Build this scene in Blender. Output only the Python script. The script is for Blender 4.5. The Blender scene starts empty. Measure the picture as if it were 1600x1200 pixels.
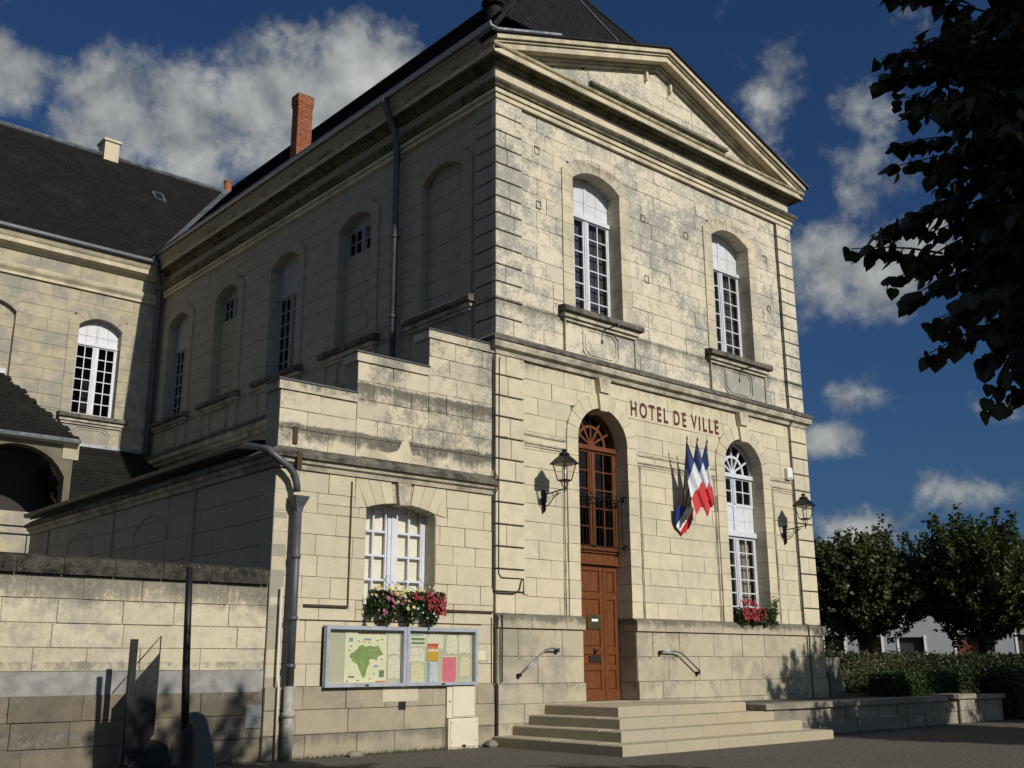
import bpy, math, random
from mathutils import Vector, Matrix
random.seed(11)
R = math.radians
sc = bpy.context.scene
col = sc.collection

# ------------------------------------------------------------------ camera
CAM = Vector((-10.691, -12.491, 1.15))
YAW, PITCH, ROLL, FPX = R(41.445), R(15.0), R(-0.239), 1639.6
_f = Vector((math.sin(YAW)*math.cos(PITCH), math.cos(YAW)*math.cos(PITCH), math.sin(PITCH)))
_r0 = Vector((math.cos(YAW), -math.sin(YAW), 0)); _u0 = _r0.cross(_f)
_r = _r0*math.cos(ROLL) + _u0*math.sin(ROLL); _u = -_r0*math.sin(ROLL) + _u0*math.cos(ROLL)
cd = bpy.data.cameras.new('camera'); cam = bpy.data.objects.new('camera', cd); col.objects.link(cam)
cd.sensor_width = 36.0; cd.lens = 36.0*FPX/1600; cd.clip_start = 0.05; cd.clip_end = 3000
m = Matrix((_r, _u, -_f)).transposed().to_4x4(); m.translation = CAM
cam.matrix_world = m; sc.camera = cam

# ------------------------------------------------------------------ sun, sky, exposure
SUN_EL, SUN_AZ = R(29.0), R(178.2)          # azimuth from +Y towards +X: the sun stands in front of the facade
sd = Vector((math.sin(SUN_AZ)*math.cos(SUN_EL), math.cos(SUN_AZ)*math.cos(SUN_EL), math.sin(SUN_EL)))
sl = bpy.data.lights.new('sun', 'SUN'); sl.energy = 5.0; sl.angle = R(0.53); sl.color = (1.0, .94, .84)
so = bpy.data.objects.new('sun', sl); col.objects.link(so)
so.rotation_euler = sd.to_track_quat('Z', 'Y').to_euler(); so.location = (0, -40, 40)
SKY_STRENGTH = 0.05
vs = sc.view_settings
vs.view_transform = 'Standard'; vs.look = 'None'; vs.exposure = -0.30; vs.gamma = 1.0; vs.use_curve_mapping = False

world = bpy.data.worlds.new('World'); sc.world = world; world.use_nodes = True

class NT:
    """small helper round a node tree"""
    def __init__(s, tree): s.t = tree; s.n = tree.nodes; s.l = tree.links
    def node(s, kind, **kw):
        x = s.n.new(kind)
        for k, v in kw.items(): setattr(x, k, v)
        return x
    def put(s, sock, v):
        if hasattr(v, 'is_linked') or isinstance(v, bpy.types.NodeSocket): s.l.new(v, sock)
        elif isinstance(v, (tuple, list)) and len(v) == 3 and sock.type == 'RGBA': sock.default_value = (*v, 1)
        else: sock.default_value = v
    def math(s, op, a, b=0.0, c=None, clamp=False):
        x = s.node('ShaderNodeMath', operation=op, use_clamp=clamp); s.put(x.inputs[0], a); s.put(x.inputs[1], b)
        if c is not None: s.put(x.inputs[2], c)
        return x.outputs[0]
    def vmath(s, op, a, b=None, scale=None):
        x = s.node('ShaderNodeVectorMath', operation=op); s.put(x.inputs[0], a)
        if b is not None: s.put(x.inputs[1], b)
        if scale is not None: s.put(x.inputs[3], scale)
        return x.outputs['Value'] if op in ('DISTANCE', 'DOT_PRODUCT', 'LENGTH') else x.outputs[0]
    def noise(s, vec, scale, detail=4, rough=.55, dist=0.0, out='Fac'):
        x = s.node('ShaderNodeTexNoise'); s.put(x.inputs['Vector'], vec); x.inputs['Scale'].default_value = scale
        x.inputs['Detail'].default_value = detail; x.inputs['Roughness'].default_value = rough; x.inputs['Distortion'].default_value = dist
        return x.outputs[out]
    def step(s, v, a, b, lo=0.0, hi=1.0):
        x = s.node('ShaderNodeMapRange', interpolation_type='SMOOTHSTEP'); s.put(x.inputs[0], v)
        x.inputs[1].default_value = a; x.inputs[2].default_value = b; x.inputs[3].default_value = lo; x.inputs[4].default_value = hi
        return x.outputs[0]
    def mix(s, fac, a, b, blend='MIX'):
        x = s.node('ShaderNodeMix', data_type='RGBA', blend_type=blend); s.put(x.inputs[0], fac); s.put(x.inputs[6], a); s.put(x.inputs[7], b)
        return x.outputs[2]

w = NT(world.node_tree); w.n.clear()
sky = w.node('ShaderNodeTexSky', sky_type='NISHITA'); sky.sun_disc = False
sky.sun_elevation = SUN_EL; sky.sun_rotation = SUN_AZ; sky.air_density = 1.0; sky.dust_density = 2.2; sky.ozone_density = 5.0
dirv = w.node('ShaderNodeTexCoord').outputs['Generated']
# cumulus: (azimuth, elevation, radius in degrees, weight)
CLOUDS = [(19.0, 27.6, 3.04, 1), (22.4, 28.1, 3.22, 1), (26.3, 29.2, 3.22, 1), (29.2, 29.2, 3.86, 1.1), (32.2, 30.7, 3.04, 1.2), (34.1, 31.6, 2.21, 1.2), (27.6, 26.7, 3.86, 0.9), (23.3, 26.0, 3.22, 0.8), (13.0, 28.5, 1.93, 1), (57.8, 30.7, 1.52, 0.55), (56.4, 29.4, 1.36, 0.5), (62.2, 27.2, 1.92, 0.5), (61.7, 25.0, 2.4, 0.75), (59.1, 19.9, 2.8, 0.9), (62.1, 19.6, 2.48, 0.95), (64.5, 20.3, 2.24, 0.8), (58.4, 11.3, 1.68, 0.8), (64.7, 8.3, 2.08, 0.7), (59.6, 6.7, 2.08, 0.75), (60.9, 13.6, 1.92, 0.35), (66.3, 12.3, 1.92, 0.5), (57.9, 5.4, 1.68, 0.6), (62.4, 13.3, 1.68, 0.35), (35.3, 28.6, 3.22, 0.8), (61.4, 28.8, 1.36, 0.45)]
n_big = w.noise(w.vmath('MULTIPLY', dirv, (1, 1, 1.35)), 13, 4, .5, .15); n_fine = w.noise(dirv, 48, 6, .62)
blob = None; flatv = w.vmath('MULTIPLY', dirv, (1, 1, 2.3))
for az, el, rad, wt in CLOUDS:
    c = (math.sin(R(az))*math.cos(R(el)), math.cos(R(az))*math.cos(R(el)), math.sin(R(el)))
    if el < 16: c = (c[0], c[1], c[2]*2.3); rad *= 1.45; d = w.vmath('DISTANCE', flatv, c)      # flat low banks
    else: d = w.vmath('DISTANCE', dirv, c)
    v = w.math('MULTIPLY_ADD', d, -wt/R(rad)*.75, wt)
    blob = v if blob is None else w.math('SMOOTH_MAX', blob, v, .12)
# the same broken cumulus all round the rest of the sky
field = w.math('MULTIPLY_ADD', w.noise(dirv, 3.2, 2, .5), 3.2, -1.45)
away = w.step(w.vmath('DOT_PRODUCT', dirv, tuple(_f)), .84, .70)
upw = w.node('ShaderNodeSeparateXYZ'); w.put(upw.inputs[0], dirv)
field = w.math('MULTIPLY', w.math('MULTIPLY', field, away), w.step(upw.outputs[2], .02, .10))
blob = w.math('MAXIMUM', blob, field)
dens = w.math('ADD', blob, w.math('MULTIPLY_ADD', n_big, 1.25, -.66))
dens = w.math('ADD', dens, w.math('MULTIPLY_ADD', n_fine, .9, -.45))
alpha = w.step(dens, .10, .66)
above = w.vmath('ADD', dirv, (0.0, -.006, .018))
relief = w.math('SUBTRACT', w.noise(dirv, 15, 5, .55, .2), w.noise(above, 15, 5, .55, .2))
bright = w.math('ADD', w.math('MULTIPLY_ADD', relief, 2.0, .34), w.step(dens, .3, 1.5, -.1, .5), clamp=True)
CLOUD_LO, CLOUD_HI = (4.6, 5.1, 5.5), (13.0, 13.3, 13.0)
ccol = w.mix(bright, CLOUD_LO, CLOUD_HI)
skyb = w.mix(1.0, sky.outputs[0], (.56, .84, 1.15), 'MULTIPLY')      # deep polarised blue of the photograph
skyc = w.mix(w.math('MULTIPLY', alpha, .95), skyb, ccol)
bg = w.node('ShaderNodeBackground'); w.put(bg.inputs[0], skyc); bg.inputs[1].default_value = SKY_STRENGTH
w.l.new(bg.outputs[0], w.node('ShaderNodeOutputWorld').inputs[0])

# ------------------------------------------------------------------ materials
MATS = {}
def newmat(name):
    mt = bpy.data.materials.new(name); mt.use_nodes = True; k = NT(mt.node_tree); k.n.clear()
    p = k.node('ShaderNodeBsdfPrincipled'); o = k.node('ShaderNodeOutputMaterial'); k.l.new(p.outputs[0], o.inputs[0])
    MATS[name] = mt; return mt, k, p, o
def bump(k, p, h, strength=.4, dist=.01):
    b = k.node('ShaderNodeBump'); b.inputs['Strength'].default_value = strength; b.inputs['Distance'].default_value = dist
    k.put(b.inputs['Height'], h); k.l.new(b.outputs[0], p.inputs['Normal'])

def stone(name, a, b, grey=(.30, .285, .24), patch=.5, dark=(.085, .078, .066), bands=(), rough=.9, seed=0.0, spots=.5, green=0.0, mottle=0.0, wobble=0.0):
    """weathered ashlar: per-block tint, grey weathering patches, grime streaks that hang below ledges"""
    mt, k, p, o = newmat(name)
    pos0 = k.node('ShaderNodeNewGeometry').outputs['Position']
    pos = k.vmath('ADD', pos0, (seed, seed*1.7, seed*.6))
    rnd = k.node('ShaderNodeAttribute', attribute_name='rnd').outputs['Fac']
    big = k.noise(pos, .75, 5, .6, .3); mid = k.noise(pos, 4.5, 5, .65); fine = k.noise(pos, 42, 4, .65)
    c = k.mix(rnd, a, b)
    c = k.mix(k.step(rnd, .90, .95, 0, .30), c, grey); c = k.mix(k.step(rnd, .08, .05, 0, .35), c, tuple(min(.85, x*1.12) for x in b))
    c = k.mix(k.step(mid, .3, .75, 0, .35), c, tuple(x*.84 for x in a))
    pt = k.math('MULTIPLY_ADD', mid, .55, big)
    if mottle:
        gr = k.noise(pos, 17, 5, .75); pt = k.math('ADD', pt, k.math('MULTIPLY_ADD', gr, .9*mottle, -.45*mottle))
    c = k.mix(k.math('MULTIPLY', k.step(pt, .66, .94), patch), c, grey)
    sep = k.node('ShaderNodeSeparateXYZ'); k.put(sep.inputs[0], pos0); z = sep.outputs[2]
    if wobble: z = k.math('ADD', z, k.math('MULTIPLY_ADD', k.noise(pos, 3.0, 5, .7), wobble, -.5*wobble))
    if bands:
        sv = k.vmath('MULTIPLY', pos, (5.5, 5.5, .55)); st = k.noise(sv, 1.0, 5, .7); lump = k.noise(pos, 2.1, 3, .5)
        tot = None
        for zt, h, s in bands:
            up = k.step(z, zt - h, zt); cut = k.step(z, zt + .012 + wobble*.5, zt + .002)
            g = k.math('MULTIPLY', k.math('MULTIPLY', up, cut), s)
            tot = g if tot is None else k.math('MAXIMUM', tot, g)
        g2 = k.noise(pos, 14, 6, .75)
        e = k.math('MULTIPLY_ADD', st, .8, k.math('MULTIPLY', lump, .7)); e = k.math('ADD', e, k.math('MULTIPLY_ADD', g2, 1.1, -.45))
        fac = k.math('MULTIPLY', k.step(k.math('ADD', e, k.math('MULTIPLY', tot, .62)), 1.0, 1.42), k.math('MINIMUM', k.math('MULTIPLY', tot, 2.0), .88))
        c = k.mix(fac, c, k.mix(k.step(g2, .35, .7), dark, tuple(x*2.6 for x in dark)))
    vor = k.node('ShaderNodeTexVoronoi'); vor.inputs['Scale'].default_value = 9; k.put(vor.inputs['Vector'], pos)
    pit = k.math('MULTIPLY', k.step(vor.outputs['Distance'], .13, .05), k.step(mid, .5, .62, 0, spots))
    c = k.mix(pit, c, dark)
    c = k.mix(k.step(fine, .25, .8, 0, .28), c, tuple(x*.62 for x in a))
    if green: c = k.mix(k.math('MULTIPLY', k.step(mid, .5, .7), green), c, (.16, .15, .06))
    k.put(p.inputs['Base Color'], c); p.inputs['Roughness'].default_value = rough; p.inputs['Specular IOR Level'].default_value = .2
    bump(k, p, k.math('ADD', k.math('MULTIPLY', fine, .5), k.math('ADD', mid, k.math('MULTIPLY', pit, -1.2))), .55, .012)
    return mt
def lichen(name, a, b, white=.25, scale=7, seed=0):
    mt, k, p, o = newmat(name)
    pos = k.vmath('ADD', k.node('ShaderNodeNewGeometry').outputs['Position'], (seed, 0, seed))
    n1 = k.noise(pos, scale, 6, .7); n2 = k.noise(pos, scale*4.5, 4, .7); n3 = k.noise(pos, 1.3, 4, .6)
    c = k.mix(k.step(k.math('MULTIPLY_ADD', n3, .6, n1), .6, .95), a, b)
    c = k.mix(k.step(n2, .6, .72, 0, white), c, (.40, .39, .34))
    k.put(p.inputs['Base Color'], c); p.inputs['Roughness'].default_value = .95; p.inputs['Specular IOR Level'].default_value = .15
    bump(k, p, k.math('ADD', n1, n2), .7, .02); return mt
def plain(name, c, rough=.5, metal=0.0, var=.25, scale=12, bmp=.0, spec=.5, dirt=None, stretch=None):
    mt, k, p, o = newmat(name)
    pos = k.node('ShaderNodeTexCoord').outputs['Object']
    if stretch: pos = k.vmath('MULTIPLY', pos, stretch)
    n = k.noise(pos, scale, 5, .65); n2 = k.noise(pos, scale*.2, 3, .5)
    cc = k.mix(k.step(n, .3, .75, 0, 1), tuple(x*(1-var) for x in c), tuple(min(1, x*(1+var*.5)) for x in c))
    if dirt: cc = k.mix(k.step(n2, .45, .75, 0, .6), cc, dirt)
    k.put(p.inputs['Base Color'], cc); p.inputs['Metallic'].default_value = metal; p.inputs['Specular IOR Level'].default_value = spec
    k.put(p.inputs['Roughness'], k.step(n, .2, .8, max(.05, rough-.12), min(1, rough+.12)))
    if bmp: bump(k, p, n, bmp, .01)
    return mt

LA, LB = (.575, .51, .365), (.645, .575, .415)
BANDS_F = [(10.74, .5, .25), (9.95, 1.7, .28), (7.06, .35, .75), (6.06, .42, .42), (4.70, .16, .45), (1.92, .32, .95), (1.29, .16, .3), (.88, .3, .3)]
stone('stone_front', LA, LB, patch=.28, bands=BANDS_F)
stone('stone_upper', (.60, .545, .415), (.68, .62, .48), grey=(.28, .275, .255), patch=.95, mottle=1.0, bands=[(9.9, 1.9, .3), (7.06, .4, .8), (10.74, .3, .3)], spots=.8, seed=3.1)
stone('stone_plinth', (.42, .375, .27), (.495, .44, .32), grey=(.26, .245, .20), patch=.85, bands=[(1.92, .26, 1.0), (1.69, .3, .35), (1.28, .15, .45), (.88, .3, .4), (.3, .3, .5)], seed=5.2, dark=(.055, .05, .042))
stone('stone_annex', (.535, .475, .34), (.595, .53, .385), patch=.2, bands=[(3.74, .14, .3), (1.93, .2, .4)], seed=8.3, spots=.3)
stone('stone_parapet', (.54, .485, .36), (.62, .56, .42), grey=(.20, .19, .165), patch=.95, mottle=.7, wobble=.12, bands=[(5.10, .30, 1.0), (4.96, .25, .6), (4.34, .36, 1.0), (5.6, .22, .3), (6.2, .2, .3)], seed=2.2, dark=(.04, .037, .031))
stone('stone_annex_plinth', (.33, .285, .205), (.42, .36, .26), grey=(.25, .235, .19), patch=.9, bands=[(.3, .3, .8), (.9, .15, .4)], seed=4.4)
stone('stone_side_shaded', (.33, .295, .225), (.38, .34, .265), patch=.6, bands=[(7.1, .3, .6), (10.74, .3, .3)], seed=6.6)  # courtyard stone, greyer and also darkened in colour to deepen its shade
stone('stone_wing', (.42, .37, .255), (.48, .425, .30), grey=(.26, .25, .225), patch=.9, bands=[(7.1, .25, .6), (10.0, .5, .3)], seed=9.4)
stone('stone_boundary', (.50, .445, .32), (.62, .555, .40), grey=(.30, .29, .25), patch=.9, bands=[(2.18, .60, 1.0), (1.2, .25, .5)], seed=1.3, mottle=.5)
stone('stone_boundary_base', (.16, .135, .098), (.23, .195, .14), grey=(.10, .092, .075), patch=.9, bands=[(.9, .25, .8), (.45, .45, .8)], seed=7.7, green=.3)
stone('stone_porch_shaded', (.15, .132, .095), (.20, .175, .125), grey=(.09, .085, .07), patch=.9, seed=6.1)  # porch stone, colour darkened to stand in for its shadow
stone('stone_step', (.385, .33, .23), (.44, .38, .27), grey=(.36, .335, .27), patch=.55, bands=(), seed=3.9, spots=.35, mottle=.6)
stone('stone_trim', LA, (.66, .585, .41), grey=(.33, .31, .26), patch=.7, bands=[(9.9, 1.2, .3), (10.2, .3, .6), (1.92, .2, .6)], seed=2.9)
stone('stone_low', (.25, .225, .175), (.33, .30, .235), grey=(.15, .142, .12), patch=.95, bands=[(.6, .2, .7)], seed=2.7)
lichen('lichen_ledge', (.042, .039, .033), (.16, .148, .12), .4, 6)
lichen('lichen_mould', (.22, .20, .165), (.50, .455, .345), .12, 3.5, 3)
lichen('lichen_coping', (.018, .017, .015), (.07, .064, .052), .55, 8, 7)
lichen('cornice_stone', (.36, .325, .24), (.58, .515, .365), .1, 2.2, 9)
lichen('lichen_moss_shade', (.055, .050, .034), (.17, .15, .10), .12, 5, 4)
lichen('lichen_ochre', (.16, .14, .085), (.42, .37, .25), .15, 5, 6)
plain('mortar', (.42, .37, .27), .95, var=.4, scale=20)
plain('mortar_dirty', (.17, .145, .105), .95, var=.4, scale=8)
plain('gutter_dark', (.025, .026, .028), .5)
plain('mortar_dark', (.05, .045, .037), .95)
plain('render_grey', (.28, .28, .265), .9, var=.35, scale=5, bmp=.3, dirt=(.17, .165, .15))
plain('white_paint', (.60, .62, .67), .45, var=.08, scale=6, dirt=(.48, .49, .50))
plain('door_wood', (.15, .048, .012), .42, var=.28, scale=9, stretch=(9, 9, .9), dirt=(.09, .027, .007))
plain('white_paint_shaded', (.30, .305, .31), .6, var=.12, scale=6)  # white window paint greyed to stand in for courtyard shade
plain('dark_iron', (.018, .018, .019), .45, .6, var=.3)
plain('lamp_black', (.012, .012, .013), .38, .3, var=.3)
plain('zinc', (.30, .32, .34), .42, .75, var=.3, scale=5)
plain('pipe_grey', (.085, .092, .105), .5, .2, var=.2, scale=4, dirt=(.06, .065, .07))
plain('pipe_cream', (.60, .55, .44), .5, var=.1)
plain('cast_sleeve', (.36, .35, .31), .6, var=.3)
plain('interior', (.035, .033, .030), .9)
plain('net_grey', (.13, .13, .135), .9, var=.15, scale=3)
plain('curtain', (.62, .57, .46), .85, var=.06, scale=3)
plain('blind', (.80, .77, .68), .8, var=.05, scale=3)
plain('letter_paint', (.075, .010, .011), .6, var=.3)
plain('letter_faded', (.38, .14, .10), .9, var=.3, scale=30)
plain('alu', (.42, .45, .52), .4, .35, var=.08, scale=4)
plain('board_back', (.44, .45, .35), .9, var=.06, scale=3)
plain('cabinet_cream', (.62, .555, .43), .5, var=.06, scale=3)
plain('plate_grey', (.17, .18, .19), .6, var=.1)
plain('black_hole', (.008, .008, .008), .9)
plain('rust', (.07, .035, .022), .9, var=.4)
plain('cable', (.025, .024, .022), .7)
plain('brass', (.06, .055, .018), .5, .2, var=.3)
plain('bronze_dark', (.04, .036, .025), .5, .5)
plain('enamel_white', (.85, .86, .85), .3, var=.03)
plain('alarm_white', (.72, .72, .68), .4, var=.05)
plain('sign_dark', (.009, .010, .011), .5, .2)
plain('slab_grey', (.12, .12, .12), .7, var=.2)
plain('bark', (.075, .062, .048), .9, var=.4, scale=14, bmp=.6)
plain('house_white_shaded', (.36, .37, .39), .9, var=.06, scale=2)  # white wall with shade put into its colour
plain('house_shutter', (.16, .05, .025), .7)
plain('house_orange', (.38, .11, .015), .7)
plain('roof_tile_far', (.10, .07, .055), .9)
plain('planter', (.06, .055, .05), .8)
plain('flower_red', (.27, .010, .016), .6, var=.4, scale=30)
plain('flower_pink', (.36, .10, .17), .6, var=.3, scale=30)
plain('flower_cream', (.52, .46, .20), .6, var=.2, scale=30)
plain('flower_white', (.50, .46, .48), .6, var=.2, scale=30)
plain('blue_cloth', (.018, .042, .16), .75, var=.12, scale=5)
plain('white_cloth', (.62, .64, .68), .8, var=.05, scale=5)
plain('red_cloth', (.52, .022, .030), .75, var=.12, scale=5)
plain('blue_enamel', (.018, .035, .22), .3, var=.08)
plain('red_enamel', (.55, .03, .035), .3, var=.08)
plain('gold', (.55, .36, .09), .35, .7)

def glass(name, tint, gl):
    mt = bpy.data.materials.new(name); mt.use_nodes = True; k = NT(mt.node_tree); k.n.clear(); MATS[name] = mt
    tr = k.node('ShaderNodeBsdfTransparent'); tr.inputs[0].default_value = (*tint, 1)
    g = k.node('ShaderNodeBsdfGlossy'); g.inputs['Roughness'].default_value = .03; g.inputs[0].default_value = (.85, .85, .85, 1)
    pos = k.node('ShaderNodeNewGeometry').outputs['Position']
    b = k.node('ShaderNodeBump'); b.inputs['Strength'].default_value = .12; b.inputs['Distance'].default_value = .02
    k.put(b.inputs['Height'], k.noise(pos, 3, 2)); k.l.new(b.outputs[0], g.inputs['Normal'])
    lw = k.node('ShaderNodeLayerWeight'); lw.inputs[0].default_value = .5
    fz = k.math('MULTIPLY_ADD', k.math('POWER', lw.outputs['Facing'], 5.0), .94, .06)
    mx = k.node('ShaderNodeMixShader'); k.put(mx.inputs[0], k.math('MULTIPLY', fz, gl, clamp=True)); k.l.new(tr.outputs[0], mx.inputs[1]); k.l.new(g.outputs[0], mx.inputs[2])
    k.l.new(mx.outputs[0], k.node('ShaderNodeOutputMaterial').inputs[0])
glass('glass', (.78, .78, .77), .7)
glass('glass_clear', (.97, .965, .94), .6)
glass('glass_lamp', (.78, .80, .80), 1.6)

def slate_mat(name, a, b, moss):
    mt, k, p, o = newmat(name)
    pos = k.node('ShaderNodeNewGeometry').outputs['Position']; rnd = k.node('ShaderNodeAttribute', attribute_name='rnd').outputs['Fac']
    n = k.noise(pos, 1.1, 5, .65, .4); f = k.noise(pos, 30, 3)
    c = k.mix(rnd, a, b); c = k.mix(k.math('MULTIPLY', k.step(k.math('MULTIPLY_ADD', f, .3, n), .62, .85), moss), c, (.030, .027, .021))
    k.put(p.inputs['Base Color'], c); p.inputs['Roughness'].default_value = .8; p.inputs['Specular IOR Level'].default_value = .2
    bump(k, p, f, .3, .01)
slate_mat('slate', (.010, .010, .011), (.0145, .0145, .016), .25)
slate_mat('slate_mossy', (.0075, .007, .0065), (.0115, .0105, .0095), .35)
def brick_mat():
    mt, k, p, o = newmat('brick')
    pos = k.node('ShaderNodeNewGeometry').outputs['Position']; rnd = k.node('ShaderNodeAttribute', attribute_name='rnd').outputs['Fac']
    n = k.noise(pos, 3, 4); c = k.mix(rnd, (.20, .068, .032), (.29, .105, .05)); c = k.mix(k.step(n, .55, .8, 0, .5), c, (.12, .05, .035))
    k.put(p.inputs['Base Color'], c); p.inputs['Roughness'].default_value = .9
brick_mat()
def ground_mat():
    mt, k, p, o = newmat('gravel')
    pos = k.node('ShaderNodeNewGeometry').outputs['Position']
    v = k.node('ShaderNodeTexVoronoi'); v.inputs['Scale'].default_value = 38; k.put(v.inputs['Vector'], pos)
    v2 = k.node('ShaderNodeTexVoronoi'); v2.inputs['Scale'].default_value = 13; k.put(v2.inputs['Vector'], pos)
    n = k.noise(pos, .5, 5, .6); f = k.noise(pos, 60, 3)
    s = k.node('ShaderNodeSeparateColor'); k.put(s.inputs[0], v.outputs['Color'])
    c = k.mix(s.outputs[0], (.065, .055, .043), (.125, .107, .084))
    c = k.mix(k.step(n, .4, .7, 0, .5), c, (.075, .065, .05))
    c = k.mix(k.step(v2.outputs['Distance'], .25, .1, 0, .35), c, (.14, .125, .105))
    k.put(p.inputs['Base Color'], c); p.inputs['Roughness'].default_value = .95
    bump(k, p, k.math('ADD', v.outputs['Distance'], f), .8, .02)
ground_mat()
def soil_mat():
    mt, k, p, o = newmat('soil'); pos = k.node('ShaderNodeNewGeometry').outputs['Position']
    n = k.noise(pos, 5, 6, .7); k.put(p.inputs['Base Color'], k.mix(n, (.05, .042, .03), (.11, .10, .055))); p.inputs['Roughness'].default_value = 1; bump(k, p, n, .8, .05)
soil_mat()
def leaf_mat(name, a, b, tr=.3, rough=.5):
    mt, k, p, o = newmat(name)
    rnd = k.node('ShaderNodeAttribute', attribute_name='rnd').outputs['Fac']
    c = k.mix(rnd, a, b); k.put(p.inputs['Base Color'], c); p.inputs['Roughness'].default_value = rough; p.inputs['Specular IOR Level'].default_value = .35
    t = k.node('ShaderNodeBsdfTranslucent'); k.put(t.inputs[0], k.mix(.5, c, (.10, .16, .02)))
    mx = k.node('ShaderNodeMixShader'); mx.inputs[0].default_value = tr; k.l.new(p.outputs[0], mx.inputs[1]); k.l.new(t.outputs[0], mx.inputs[2]); k.l.new(mx.outputs[0], o.inputs[0])
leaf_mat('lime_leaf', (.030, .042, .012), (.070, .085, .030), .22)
leaf_mat('lime_leaf_shaded', (.016, .019, .008), (.036, .038, .016), .10)  # darker copy of the lime leaf; the crown's shade is in its colour
leaf_mat('hedge_leaf', (.012, .022, .006), (.028, .040, .012), .15)
leaf_mat('box_leaf', (.018, .045, .008), (.034, .065, .014), .2)
leaf_mat('weed_leaf', (.07, .075, .03), (.16, .14, .07), .3)
leaf_mat('plant_leaf', (.018, .035, .012), (.045, .075, .022), .25)
leaf_mat('plant_leaf_light', (.12, .18, .03), (.22, .26, .06), .3)

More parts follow.
